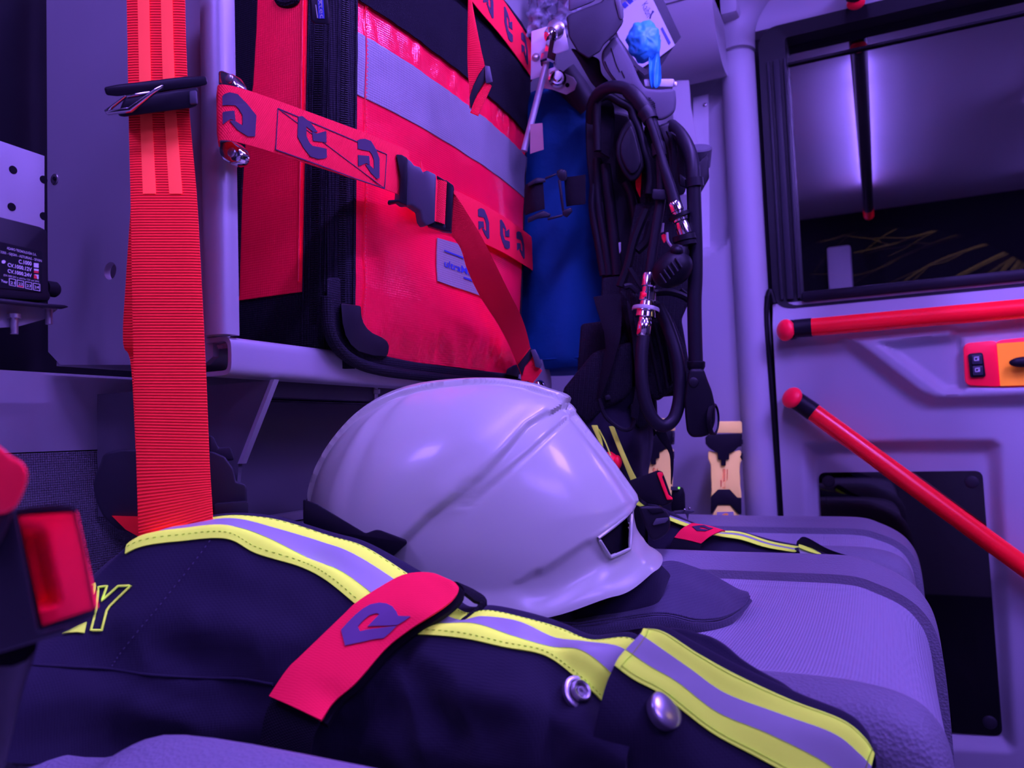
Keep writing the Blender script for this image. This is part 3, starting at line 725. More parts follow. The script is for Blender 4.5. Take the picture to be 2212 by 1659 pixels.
# =================================================================== BACK WALL AND RACK
XB, YP, XRK = -0.67, 0.455, -0.447
b = MB(); b.plate([Vector((XB, 0.25, 0.72)), Vector((XB, 1.5, 0.72)), Vector((XB, 1.5, onX(80, 976, XB).z)), Vector((XB, .25, onX(80, 976, XB).z))], (-0.01, 0, 0))
b.done('wall_left', M_ALUSHEET, kind='structure')
zt_ = onX(80, 976, XB).z
MB().plate([Vector((XB + 0.001, 0.25, zt_ - 0.001)), Vector((XB + 0.001, 1.5, zt_ - 0.001)), Vector((XB + 0.02, 1.5, 0.40)), Vector((XB + 0.02, .25, 0.40))], (-0.012, 0, 0)).done('trim_10', M_MAT, kind='structure')
MB().plate([Vector((XB - .02, 0.20, 0.40)), Vector((XB - .02, 1.5, 0.40)), Vector((XB - .02, 1.5, 1.5)), Vector((XB - .02, .2, 1.5))], (-0.012, 0, 0)).done('trim_11', M_VOID, kind='structure')

rack = thing('equipment_rack', 'aluminium equipment rack frame holding the red backpack', 'rack', (-0.56, 0.6, 0.70))
pan = [(100, -60), (455, -60), (460, 770), (440, 788), (130, 788), (104, 760)]
# side panel, with a punched hole built as a rim of quads
hole_c = onY(238, 585, YP)
def panel_with_hole(pts, hc, hr, m, n=32, th=0.004):
    # outer boundary sampled by angle so that a ring of quads joins it to the hole
    out, inn = [], []
    P = [(p.x, p.z) for p in pts]
    angs = sorted([2 * math.pi * k / n for k in range(n)] + [math.atan2(z - hc.z, x - hc.x) % (2 * math.pi) for x, z in P])
    for a in angs:
        dx, dz = math.cos(a), math.sin(a); best = None
        for i in range(len(P)):
            ax, az = P[i]; bx, bz = P[(i + 1) % len(P)]; ex, ez = bx - ax, bz - az
            den = dx * ez - dz * ex
            if abs(den) < 1e-12: continue
            t_ = ((ax - hc.x) * ez - (az - hc.z) * ex) / den; u_ = ((ax - hc.x) * dz - (az - hc.z) * dx) / den
            if t_ > 0 and -1e-6 <= u_ <= 1 + 1e-6 and (best is None or t_ < best): best = t_
        out.append((hc.x + dx * best, hc.z + dz * best)); inn.append((hc.x + dx * hr, hc.z + dz * hr))
    m_ = len(angs); vs, fs = [], []
    for y in (YP, YP + th):
        vs += [Vector((x, y, z)) for x, z in out] + [Vector((x, y, z)) for x, z in inn]
    for i in range(m_):
        j = (i + 1) % m_
        fs += [(i, j, m_ + j, m_ + i), (2 * m_ + i, 3 * m_ + i, 3 * m_ + j, 2 * m_ + j), (m_ + i, m_ + j, 3 * m_ + j, 3 * m_ + i), (i, 2 * m_ + i, 2 * m_ + j, j)]
    return MB().add(vs, fs)
panel_with_hole(pxs(fY(YP), pan), hole_c, 0.0075, M_SHEET, th=0.006).done('side_panel', M_SHEET, rack)
MB().plate(pxs(fY(YP + 0.03), [(215, 560), (262, 560), (262, 612), (215, 612)]), (0, 0.002, 0)).done('inner_liner', M_SHEET, rack)
bolt = MB().lathe(*disc(onY(119, 387, YP), (0, -1, 0), 0.0048, 0.0022, dome=0.0006)).done('panel_bolt', M_STEEL, rack)
MB().lathe(*disc(onY(118, 386, YP - 0.0022), (0, -1, 0), 0.0019, 0.0009, n=6)).done('socket', M_VOID, bolt)
# upright: rounded lip of the profile
A, B = onY(478, -60, YP - 0.004), onY(482, 722, YP - 0.004)
xa = onY(447, 300, YP).x; xb = onY(499, 300, YP).x; zb0 = onY(512, 722, YP).z
prof = [(xa - 0.004, YP + 0.002)] + [((xa + xb) / 2 - (xb - xa) / 2 * math.cos(a) * 1.0, YP - 0.011 * math.sin(a) ** 0.6) for a in [math.pi * i / 14 for i in range(1, 14)]] + [(xb, YP + 0.003), (xb - 0.001, YP + 0.007), (xb - 0.004, YP + 0.007), (xb - 0.004, YP + 0.006), (xa, YP + 0.006)]
MB().prism([Vector((x, y, zb0)) for x, y in prof], [Vector((x, y, 1.46)) for x, y in prof]).done('upright', M_ALU, rack, ang=45)
# bottom rail: open C profile, end towards the viewer
zr1 = onX(520, 728, XRK).z; zr0 = onX(545, 812, XRK).z; ye = onX(500, 770, XRK).y; hc_ = (zr1 + zr0) / 2; hh = (zr1 - zr0) / 2
def cprof(t_):
    o = []
    for i in range(17):
        a = math.pi / 2 - math.pi * i / 16
        o.append((XRK - 0.010 + (0.010 + 0 - t_) * max(0, math.cos(a)) ** 0.55, hc_ + (hh - t_) * (1 if math.sin(a) > 0 else -1) * abs(math.sin(a)) ** 0.55))
    return [(XRK - 0.026, hc_ + hh - t_)] + o + [(XRK - 0.026, hc_ - hh + t_)]
cs = cprof(0) + cprof(0.0035)[::-1]
MB().prism([Vector((x, ye, z)) for x, z in cs], [Vector((x, 1.02, z)) for x, z in cs]).done('bottom_rail', M_ALU, rack, ang=45)
lip = [onY(452, 717, YP + .004), onY(456, 738, YP + .004), onY(468, 749, YP + .004), onY(479, 751, YP + .004)]
MB().rib(lip, [p + Vector((0, 0.02, 0)) for p in lip], 0.003, nw=1).done('upright_lip', M_ALU, rack)
MB().plate([Vector((-0.66, 0.46, zr1 - 0.004)), Vector((-0.66, 1.02, zr1 - 0.004)), Vector((XRK - 0.012, 1.02, zr1 - .004)), Vector((XRK - 0.012, .46, zr1 - .004))], (0, 0, -0.004)).done('shelf_plate', M_SHEET, rack)
# slanted support plate under the rail and the box front behind it
YS = 0.50
MB().plate([onY(585, 822, YS), onY(516, 1000, YS), onY(505, 1120, YS), Vector((-0.66, YS, onY(505, 1120, YS).z)), Vector((-0.66, YS, onY(585, 822, YS).z))], (0, 0.004, 0)).done('gusset_plate', M_SHEET2, rack)
e0, e1 = onY(584, 820, YS - .001), onY(513, 1002, YS - .001)
MB().plate([e0, e1, e1 + Vector((0.004, 0, 0)), e0 + Vector((0.004, 0, 0))], (0, 0.006, 0)).done('gusset_edge', M_ALU, rack)
XL = -0.565
lock = thing('under_rack_box', 'shade-darkened sheet metal box under the rack rail behind the white helmet', 'box', (XL - 0.04, 0.85, 0.50))
za, zb2, ze = onX(700, 870, XL).z, onX(700, 1095, XL).z, onX(700, 1150, XL).z
MB().box((XL - 0.02, 0.85, (za + zb2) / 2), (0.04, 0.68, za - zb2), bev=0.002).done('front_panel', M_SHEET2, lock)
MB().box((XL - 0.012, 0.85, za + 0.014), (0.03, 0.68, 0.022), bev=0.004).done('top_lip', M_SHEET2, lock)
for k, (dz, dx) in enumerate(((0.004, 0.010), (0.014, 0.016), (0.024, 0.022))):
    MB().box((XL + dx - 0.02, 0.85, zb2 - dz), (0.04, 0.68, 0.0085), bev=0.001).done('slide_track', M_ALU, lock)
MB().lathe(onX(811, 852, XL + 0.004), (0, 0, 1), [(-0.014, 0.003), (0, 0.003), (0.001, 0.006), (0.006, 0.006), (0.0065, 0.003), (0.014, 0.0035)], 6).done('hanging_bolt', M_STEEL, lock)
# strap anchor hooks on the upright
fh = fY(YP - 0.016)
for P in ([(469, 152), (478, 150), (499, 158), (512, 180), (512, 192), (470, 192)], [(470, 300), (500, 302), (516, 318), (520, 336), (512, 350), (496, 355), (478, 346), (470, 330)]):
    h_ = MB().prism(pxs(fh, P), [p + Vector((0, 0.012, 0)) for p in pxs(fh, P)], bev=0.003, seg=3).done('strap_anchor', M_CHROME, rack)
    cxp = sum(p[0] for p in P) / len(P); cyp = sum(p[1] for p in P) / len(P)
    MB().lathe(*disc(fY(YP - 0.0165)(cxp + 6, cyp), (0, -1, 0), 0.0036, 0.002, dome=0.001)).done('anchor_screw', M_STEEL, h_)
for (x_, y_) in ((1138, 838), (1165, 836)):
    MB().lathe(*disc(onX(x_, y_, -0.405), (1, -0.3, 0.2), 0.009, 0.006, dome=0.004)).done('anchor_bolt', M_CHROME, rack)
c_ = onX(1165, 835, -0.43); P = [c_ + Vector((0, math.cos(a) * 0.034, math.sin(a) * 0.034 + 0.004)) for a in [math.pi * 2 * i / 28 for i in range(28)]]
MB().plate(P, (0.005, 0, 0)).done('corner_plate', M_SHEET, rack)

# =================================================================== LEFT SIDE: SWITCH BRACKET, CHARGER
XK = -0.60
br = thing('perforated_bracket', 'white perforated metal bracket above the black charger', 'bracket', onX(50, 470, XK))
MB().plate(pxs(fX(XK), [(-60, 284), (96, 337), (96, 500), (-60, 500)]), (-0.003, 0, 0)).done('bracket_plate', M_BRKT, br)
MB().plate(pxs(fX(XK + .0015), [(-60, 286), (9, 309), (9, 500), (-60, 500)]), (-0.0015, 0, 0)).done('bracket_fold', M_BRKT, br)
for (x_, y_) in ((28, 367), (25, 447), (94, 388), (94, 467)):
    MB().lathe(*disc(onX(x_, y_, XK), (1, 0, 0), 0.0032, 0.0004)).done('hole', M_VOID, br)
XC = -0.545
ch = thing('torch_charger', 'black charger box with white printed rating label at the left edge', 'charger', onX(50, 640, XC))
MB().prism([onX(-60, 452, XC), onX(88, 489, XC), onX(103, 497, XC), onX(105, 520, XC), onX(107, 628, XC), onX(112, 640, XC), onX(108, 651, XC), onX(-60, 640, XC)],
           [p + Vector((-0.05, 0, 0)) for p in pxs(fX(XC), [(-60, 452), (88, 489), (103, 497), (105, 520), (107, 628), (112, 640), (108, 651), (-60, 640)])], bev=0.002).done('housing', M_BLACK, ch)
MB().lathe(onX(108, 624, XC - 0.02), (0, 1, 0), [(-0.004, 0.006), (0.004, 0.006), (0.006, 0.0045)], 18).done('side_knob', M_BLACK, ch)
XL_ = XC + 0.0006
lab = MB().plate(pxs(fX(XL_), [(-60, 508), (88, 543), (91, 547), (91, 631), (-60, 616)]), (-0.0006, 0, 0)).done('rating_label', M_VOID, ch)
S_ = 1 / 8.294
def q(x, y): return (x * S_, 510 + y * S_)
pl = fX(XL_ + 0.0004)
tw = MB()
text_px(tw, 'ADARO TECNOLOGÍA S.A.', q(125, 235), q(655, 357), q(120, 190), pl, 0.0)
text_px(tw, '13203 - GIJON - ASTURIAS - SPAIN', q(-5, 300), q(748, 466), q(-8, 256), pl, 0.0)
text_px(tw, 'C.1000', q(335, 488), q(568, 528), q(333, 418), pl, 0.02)
text_px(tw, 'CV.1000.12V', q(137, 545), q(570, 636), q(135, 478), pl, 0.02)
text_px(tw, 'CV.1000.24V', q(137, 652), q(570, 740), q(135, 588), pl, 0.02)
text_px(tw, '(CV.1000.24V is valid for 12V and 24V)', q(65, 712), q(700, 832), q(63, 680), pl, 0.0)
text_px(tw, 'Year', q(18, 818), q(140, 848), q(16, 772), pl, 0.015)
for (txt, x_, y_) in (('21', 188, 858), ('22', 332, 878), ('23', 476, 910), ('24', 617, 935)):
    text_px(tw, txt, q(x_, y_), q(x_ + 80, y_ + 8), q(x_, y_ - 48), pl, 0.01)
for (x_, y_) in ((165, 760), (308, 788), (455, 818), (597, 845)):
    for (dx0, dy0, dx1, dy1) in ((0, 0, 122, 24), (0, 120, 122, 144), ):
        tw.plate([pl(*q(x_ + dx0, y_ + dy0)), pl(*q(x_ + dx1, y_ + dy1)), pl(*q(x_ + dx1, y_ + dy1 - 9)), pl(*q(x_ + dx0, y_ + dy0 - 9))], (-0.0003, 0, 0))
    for dx0 in (0, 114):
        dy = 24 * dx0 / 122
        tw.plate([pl(*q(x_ + dx0, y_ + dy)), pl(*q(x_ + dx0 + 8, y_ + dy)), pl(*q(x_ + dx0 + 8, y_ + dy + 118)), pl(*q(x_ + dx0, y_ + dy + 118))], (-0.0003, 0, 0))
P = [q(610, 480), q(692, 490), q(692, 568), q(610, 556)]; tw.plate(pxs(pl, P), (-0.0003, 0, 0))
tw.plate(pxs(pl, [q(612, 584), q(692, 594), q(692, 626), q(612, 616)]), (-0.0003, 0, 0))
tw.plate(pxs(pl, [q(612, 684), q(692, 692), q(692, 772), q(668, 768), q(662, 712)]), (-0.0003, 0, 0))
tw.plate([pl(*q(67 + 34 * math.cos(a), 460 + 30 * math.sin(a))) for a in [math.pi * 2 * i / 16 for i in range(16)]], (-0.0003, 0, 0))
tw.done('printing', M_WHITEINK, lab, flat=True, fix=False)
tr_ = MB(); tr_.plate(pxs(pl, [q(612, 616), q(692, 626), q(692, 666), q(612, 656)]), (-0.0003, 0, 0)); tr_.plate(pxs(pl, [q(612, 692), q(655, 705), q(668, 768), q(612, 756)]), (-0.0003, 0, 0))
tr_.plate(pxs(pl, [q(316, 880), q(420, 900), q(412, 925), q(316, 905)]), (-0.0003, 0, 0)); tr_.done('red_marking', M_REDINK, lab, flat=True)
sh = thing('charger_shelf', 'thin black shelf plate on a grey angle under the charger', 'shelf', onX(60, 660, XC - .02))
MB().prism(pxs(fX(XC + 0.012), [(-60, 637), (100, 656), (140, 659), (149, 663), (132, 668), (-60, 650)]), pxs(fX(XC - 0.06), [(-60, 637), (100, 656), (140, 659), (149, 663), (132, 668), (-60, 650)]), bev=0.001).done('shelf_plate', M_BLACK, sh)
MB().plate(pxs(fX(XC - 0.005), [(-60, 650), (125, 668), (108, 681), (95, 690), (40, 705), (-60, 712)]), (-0.004, 0, 0)).done('shelf_angle', M_SHEET, sh)
for (x_, y_) in ((31, 700), (106, 680)):
    MB().lathe(onX(x_, y_, XC - 0.002), (0, 0, 1), [(-0.007, 0.0025), (0.004, 0.0025), (0.004, 0.0045), (0.007, 0.0045)], 10).done('shelf_screw', M_STEEL, sh)

# =================================================================== SEAT BELT
bl = thing('seat_belt', 'wide red seat belt hanging in front of the grey rack panel', 'seat belt', D(380, 1150, 0.55))
LE = [(274, -70, .600), (275, 0, .600), (277, 120, .597), (279, 250, .59), (283, 420, .575), (286, 600, .565), (290, 800, .56), (296, 1000, .555), (301, 1165, .55), (304, 1240, .55)]
RE = [(399, -70, .600), (400, 0, .600), (403, 120, .597), (410, 250, .59), (425, 420, .575), (435, 600, .565), (445, 800, .56), (453, 1000, .555), (460, 1120, .55), (464, 1240, .55)]
Lp, Rp = [D(*p) for p in LE], [D(*p) for p in RE]
MB().rib(Lp, Rp, 0.0016, sm=5, nw=8).done('belt_webbing', M_BELT, bl)
for a, c_ in ((0.20, 0.40), (0.60, 0.80)):
    f = [l.lerp(r, a) + FWD * -0.0019 for l, r in zip(Lp[:5], Rp[:5])]; g = [l.lerp(r, c_) + FWD * -0.0019 for l, r in zip(Lp[:5], Rp[:5])]
    MB().rib(f, g, 0.0004, sm=5, nw=2).done('plain_band', M_BELTP, bl)
# second run of webbing behind
MB().rib([D(284, 440, .600), D(272, 620, .605), D(267, 740, .61), D(285, 800, .615), D(300, 1120, .60)], [D(310, 440, .600), D(305, 620, .605), D(300, 740, .61), D(330, 800, .615), D(340, 1120, .60)], 0.0014, nw=2).done('rear_webbing', M_BELT, bl)
# tongue holder
tg = MB(); Z3 = 3.95
def q1(x, y): return (x / Z3, y / Z3)
tg.prism(pxs(fD(0.575), [q1(885, 745), q1(1000, 722), q1(1580, 652), q1(1760, 650), q1(1772, 720), q1(1690, 742), q1(1000, 822), q1(905, 812)]), pxs(fD(0.60), [q1(885, 745), q1(1000, 722), q1(1580, 652), q1(1760, 650), q1(1772, 720), q1(1690, 742), q1(1000, 822), q1(905, 812)]), bev=0.0015)
tg.prism(pxs(fD(0.570), [q1(1000, 985), q1(1060, 840), q1(1500, 765), q1(1690, 745), q1(1690, 900), q1(1620, 925), q1(1110, 990), q1(1060, 1000)]), pxs(fD(0.597), [q1(1000, 985), q1(1060, 840), q1(1500, 765), q1(1690, 745), q1(1690, 900), q1(1620, 925), q1(1110, 990), q1(1060, 1000)]), bev=0.002)
tgo = tg.done('tongue_grip', M_BLACK, bl)
t2 = MB(); fd = fD(0.562)
for P in ([q1(885, 940), q1(1090, 915), q1(1310, 757), q1(1385, 722), q1(1385, 745), q1(1320, 785), q1(1110, 950), q1(905, 975)], [q1(885, 940), q1(1060, 812), q1(1082, 812), q1(950, 915), q1(905, 975)], [q1(1060, 812), q1(1280, 775), q1(1290, 790), q1(1080, 830)]):
    t2.prism(pxs(fd, P), [p + FWD * 0.003 for p in pxs(fd, P)], bev=0.0006)
t2.done('tongue_plate', M_CHROME, tgo)
MB().plate(pxs(fD(0.568), [q1(1612, 775), q1(1670, 765), q1(1680, 880), q1(1615, 885)]), FWD * 0.003, bev=0.001).done('grip_tab', G_MIDP, tgo)
# retractor behind the belt
rt = thing('belt_retractor', 'black seat belt retractor housing behind the red belt', 'belt retractor', D(370, 1150, .62))
def q6(x, y): return (x / 3.687, 780 + y / 3.687)
OUT = [q6(820, 745), q6(870, 718), q6(1000, 700), q6(1150, 700), q6(1150, 1420), q6(1090, 1390), q6(920, 1330), q6(830, 1250), q6(770, 1130), q6(742, 1000), q6(760, 900), q6(800, 820)]
MB().prism(pxs(fD(0.585), OUT), pxs(fD(0.65), OUT), bev=0.006, seg=3).done('drum_cover', G_DARKP, rt)
MB().prism(pxs(fD(0.582), [q6(890, 1232), q6(1110, 1238), q6(1110, 1402), q6(1000, 1340)]), pxs(fD(0.60), [q6(890, 1232), q6(1110, 1238), q6(1110, 1402), q6(1000, 1340)])).done('belt_layer', M_BELT, rt)
OUT = [q6(1600, 720), q6(1690, 720), q6(1790, 760), q6(1860, 860), q6(1880, 960), q6(1950, 980), q6(1968, 1010), q6(1975, 1300), q6(1600, 1300)]
MB().prism(pxs(fD(0.585), OUT), pxs(fD(0.65), OUT), bev=0.004, seg=3).done('spring_cover', G_DARKP, rt)
OUT = [q6(1700, 1150), q6(1720, 1132), q6(1960, 1112), q6(1978, 1130), q6(1980, 1300), q6(1700, 1300)]
MB().prism(pxs(fD(0.574), OUT), pxs(fD(0.60), OUT), bev=0.003).done('lower_cover', G_DARKP, rt)
OUT = [q6(1660, 590), q6(1700, 600), q6(1740, 690), q6(1835, 682), q6(1870, 790), q6(1660, 800)]
MB().prism(pxs(fD(0.605), OUT), pxs(fD(0.625), OUT), bev=0.002).done('mounting_bracket', G_DARKP, rt)

# =================================================================== RED BACKPACK
XF = -0.44
bag = thing('red_backpack', 'red emergency backpack with silver bands strapped in the rack', 'backpack', (-0.50, 0.79, 0.725))
Y0b, Y1b, Zb0, Zb1 = 0.600, 0.967, 0.722, 1.42
yl = lambda z: 0.602 + 0.05 * (z - 0.78)
yr_b = lambda z: 0.967 + 0.165 * (z - 0.726)
FB = 0.012
rows = []
for j in range(9):
    z = Zb0 + 0.008 + (Zb1 - Zb0 - 0.008) * (j / 8) ** 1.3; row = []
    for i in range(7):
        y = yl(z) + (yr_b(z) - yl(z)) * i / 6; zz = min(1, (z - Zb0) / 0.05)
        row.append((XF + FB * math.sin(math.pi * i / 6) ** 0.7 * (0.35 + 0.65 * zz) - 0.012 * (1 - zz) ** 2, y, z))
    rows.append(row)
def bagdisp(u, v, p):
    w = noise(Vector((p.y * 26, p.z * 30, 1.3))) * 0.0016
    k1 = math.exp(-((p.z - 0.748) / 0.018) ** 2); k2 = math.exp(-((p.z - 1.063) / 0.013) ** 2)
    w += (k1 * 1.0 + k2 * 1.1) * noise(Vector((p.y * 75, p.z * 22 + p.y * 40, 4.1))) * 0.0052
    return w
bf = Surf(rows, bagdisp)
def zband(name, z0, z1, m, off, u0=0.0, u1=1.0, parent=None, nu=80, nv=14):
    """band of the front panel between two heights"""
    def vof(z):
        lo, hi = 0.0, 1.0
        for _ in range(30):
            md = (lo + hi) / 2
            if bf.pos(0.5, md).z < z: lo = md
            else: hi = md
        return lo
    return bf.mesh(u0, u1, vof(z0), vof(z1), nu, nv, off, 0.0012).done(name, m, parent or bag)
bf.mesh(nu=110, nv=110, th=0.004).done('front_panel', M_REDVINYL, bag)
zband('silver_band', 0.9833, 1.0467, M_SILVB, 0.0012)
zband('silver_band', 1.236, 1.345, M_SILVB, 0.0012)
zband('velcro_panel', 1.079, 1.236, M_FELT, 0.0035)
MB().tube([bf.at(0.028, v / 40, 0.0016) for v in range(41)], 0.0006, n=5, sm=1).done('seam_piping', M_REDVINYL, bag)
st = MB()
for k in range(150):
    v = k / 150 * 0.9 + 0.05; st.tube([bf.at(0.034, v, 0.0012), bf.at(0.034, v + 0.0028, 0.0012)], 0.0005, n=4, sm=1)
so_ = st.done('stitching', mat('red_thread', (1.3, 0.06, 0.12), 0.6, fluor=True), bag); so_['kind'] = 'stuff'
# zip corner between side and front (the whole bag leans a little)
xa_f = lambda z: -0.4812 + 0.045 * (z - 0.80)
cA = lambda z: (xa_f(z), 0.580); cC = lambda z: (-0.4395, yl(z)); 
def cB(z): a_, c_ = cA(z), cC(z); return (a_[0] * .46 + c_[0] * .54 - 0.001, a_[1] * .46 + c_[1] * .54 - 0.007)
def strip(name, A, B, m, zlo, zhi, parent=bag, th=0.003, n=20):
    zs_ = [zlo + (zhi - zlo) * i / n for i in range(n + 1)]
    return MB().rib([Vector((*A(z), z)) for z in zs_], [Vector((*B(z), z)) for z in zs_], th, sm=1, nw=4).done(name, m, parent)
strip('zip_tape', cA, cB, M_BAGBLK, 0.716, Zb1); strip('zip_tape', cB, cC, M_BAGBLK, 0.716, Zb1)
def zipteeth(A, B, t_):
    mb = MB(); z = 0.76
    while z < 1.36:
        a_, b_ = Vector((*A(z), 0)), Vector((*B(z), 0)); dirv = (b_ - a_).normalized(); nrm = Vector((dirv.y, -dirv.x, 0))
        for s_ in (-1, 1):
            c_ = a_.lerp(b_, t_) + Vector((0, 0, z)) + dirv * 0.0019 * s_ + nrm * 0.0034
            mb.box(c_, (0.0030, 0.0010, 0.0010), (dirv, nrm, Vector((0, 0, 1))))
        z += 0.0022
    o = mb.done('zip_teeth', M_BLACK, bag, flat=True, fix=False); o['kind'] = 'stuff'
zipteeth(cA, cB, .52); zipteeth(cB, cC, .52)
for A, B, t_ in ((cA, cB, 0.02), (cA, cB, 0.98), (cA, cB, 0.27), (cA, cB, 0.77), (cB, cC, 0.27), (cB, cC, 0.92)):
    L_ = []
    for z in (0.74, 0.95, 1.15, Zb1):
        a_, b_ = Vector((*A(z), 0)), Vector((*B(z), 0)); dirv = (b_ - a_).normalized(); nrm = Vector((dirv.y, -dirv.x, 0)); L_.append(a_.lerp(b_, t_) + Vector((0, 0, z)) + nrm * 0.003)
    MB().tube(L_, 0.0008, n=6, sm=1).done('zip_cord', M_BAGBLK, bag)
# sides, bottom, back
strip('side_panel', lambda z: (-0.566, 0.581), lambda z: (xa_f(z) - 0.0005, 0.581), M_REDSIDE, 0.79, Zb1, th=0.004)
MB().prism(pxs(fY(0.579), [(490, 655), (664, 608), (672, 780), (490, 770)]), [p + Vector((0, 0.02, 0)) for p in pxs(fY(0.579), [(490, 655), (664, 608), (672, 780), (490, 770)])], bev=0.001).done('base_panel', M_BAGBLK, bag)
MB().plate(pxs(fY(0.5755), [(486, -60), (556, -60), (552, 60), (545, 180), (528, 300), (520, 420), (513, 640), (486, 640)]), (0, 0.006, 0)).done('harness_edge', M_BAGBLK, bag)
MB().tube([Vector((xa_f(z) - 0.0045, 0.5772, z)) for z in (0.80, 0.95, 1.15, 1.40)], 0.0011, n=6).done('side_piping', M_REDSIDE, bag)
MB().box((-0.52, 0.79, (Zb0 + Zb1) / 2), (0.13, 0.395, Zb1 - Zb0 - 0.004), bev=0.012).done('bag_body', M_BAGBLK, bag)
# black piping round the bottom edge and the corner patch
TR = [(735, 600), (737, 665), (748, 705), (772, 735), (800, 752), (840, 771), (900, 783), (1000, 797), (1090, 806), (1119, 806), (1121, 829), (1040, 826), (940, 817), (860, 806), (800, 795), (760, 780), (725, 752), (705, 700), (706, 600)]
MB().prism(pxs(fX(XF + 0.0035), TR), pxs(fX(XF - 0.012), TR), bev=0.002, seg=3).done('lower_trim', M_BAGBLK, bag)
P = pxs(fX(XF + 0.004), [(705, 640), (712, 715), (735, 757), (775, 785), (830, 801), (900, 811), (1000, 822), (1085, 828), (1120, 826)])
MB().tube(P, 0.0055, n=12).done('bottom_piping', M_BAGBLK, bag)
def q3(x, y): return (440 + x / 2.989, 380 + y / 2.989)
cp = [q3(885, 820), q3(1015, 840), q3(1018, 900), q3(1030, 945), q3(1055, 985), q3(1090, 1015), q3(1150, 1042), q3(1185, 1068), q3(1197, 1100), q3(1192, 1140), q3(1180, 1168), q3(1090, 1160), q3(1000, 1135), q3(950, 1090), q3(915, 1030), q3(895, 950)]
MB().prism(pxs(fX(XF + 0.010), cp), pxs(fX(XF - 0.004), cp), bev=0.0015).done('corner_patch', M_BLACK, bag)
cp = [q3(1960, 1245), q3(2000, 1222), q3(2032, 1214), q3(2035, 1300), q3(1950, 1280)]
MB().prism(pxs(fX(XF + 0.010), cp), pxs(fX(XF - 0.004), cp), bev=0.001).done('corner_patch', M_BLACK, bag)
MB().rib([Vector((-0.438, yr_b(z) - 0.003, z)) for z in (.73, 1.0, Zb1)], [Vector((-0.452, yr_b(z) + 0.012, z)) for z in (.73, 1.0, Zb1)], 0.004, nw=3).done('edge_binding', M_BAGBLK, bag)
# maker's label
def q7(x, y): return (920 + x / 10.37, 500 + y / 10.37)
LB = [q7(225, 150), q7(1200, 450), q7(1230, 1460), q7(232, 1115)]
lb = bf.poly(LB, off=0.0022, th=0.001).done('maker_label', M_SILVB, bag)
pf = lambda px, py: bf.at(*bf.inv(px, py), 0.0030)
tm = MB(); text_px(tm, 'ultraMEDIC', q7(365, 790), q7(1330, 1120), q7(365, 640), pf, 0.018)
tm.plate(pxs(pf, [q7(362, 418), q7(800, 590), q7(800, 622), q7(362, 452)]), (0.0003, 0, 0)); tm.plate(pxs(pf, [q7(795, 1022), q7(1180, 1160), q7(1180, 1195), q7(795, 1058)]), (0.0003, 0, 0))
tm.done('label_print', M_BLUEINK, lb, flat=True, fix=False)
# zip pull with its plate
zp = [(668, -30), (706, -30), (713, 38), (711, 52), (680, 52), (672, 44)]
zpo = MB().prism(pxs(fD(0.685), zp), pxs(fD(0.692), zp), bev=0.0015).done('zip_pull', M_BLACK, bag)
MB().plate(pxs(fD(0.6845), [(684, -30), (696, -30), (701, 40), (688, 40)]), FWD * 0.001).done('pull_label', M_BLUEINK, zpo)
tz = MB(); text_px(tz, 'paxtec', (685, -22), (692, 40), (695, -23), fD(0.6840), 0.0); 
tz.plate(pxs(fD(0.684), [(681, 10), (683, 10), (687, 39), (685, 39)]), FWD * .0003); tz.plate(pxs(fD(0.684), [(693, -6), (695, -6), (696, 17), (694.5, 17)]), FWD * .0003)
tz.done('pull_print', M_SILV, zpo, flat=True, fix=False)
MB().tube(pxs(fY(0.577), [(598, -8), (605, 5), (622, 9), (638, 3), (642, -10)]), 0.004, n=8).done('carry_handle', M_BAGBLK, bag)

# =================================================================== SECURING STRAPS
LOGO_A = [(0, .35), (0, .12), (.10, .06), (.3, 0), (.58, 0), (.82, .18), (1, .4), (.97, .95), (.82, 1), (.55, .9), (.3, .72), (.45, .68), (.7, .76), (.7, .5), (.6, .36), (.5, .3), (.25, .33)]
LOGO_B = [(0, .80), (0, .52), (.47, .44), (.50, .68), (.33, .67), (.02, .82)]
def woven_logo(surf, u, w, v0, v1, flip, parent, off=0.0023):
    mb = MB()
    for Q in (LOGO_A, LOGO_B):
        P = [((1 - a) if flip else a, (1 - c) if flip else c) for a, c in Q]
        mb.polyuv_ = None
        surf.polyuv([(u + a * w, v1 + (v0 - v1) * c) for a, c in P], off, 0.0008, mb)
    return mb.done('woven_logo', M_LOGO, parent)
def strap_surf(xy, z0, z1, sag=0.0):
    n = len(xy); return Surf([[Vector((x, y, z0 + (z1 - z0) * k)) for x, y in xy] for k in (0, 0.5, 1)])
def strap_band(name, xy, z0, z1, parent, m=None):
    C = crv([Vector((x, y, 0)) for x, y in xy], 10)
    return MB().rib([p + Vector((0, 0, z0)) for p in C], [p + Vector((0, 0, z1)) for p in C], 0.0016, sm=1, nw=6).done(name, m or M_REDWEB, parent)

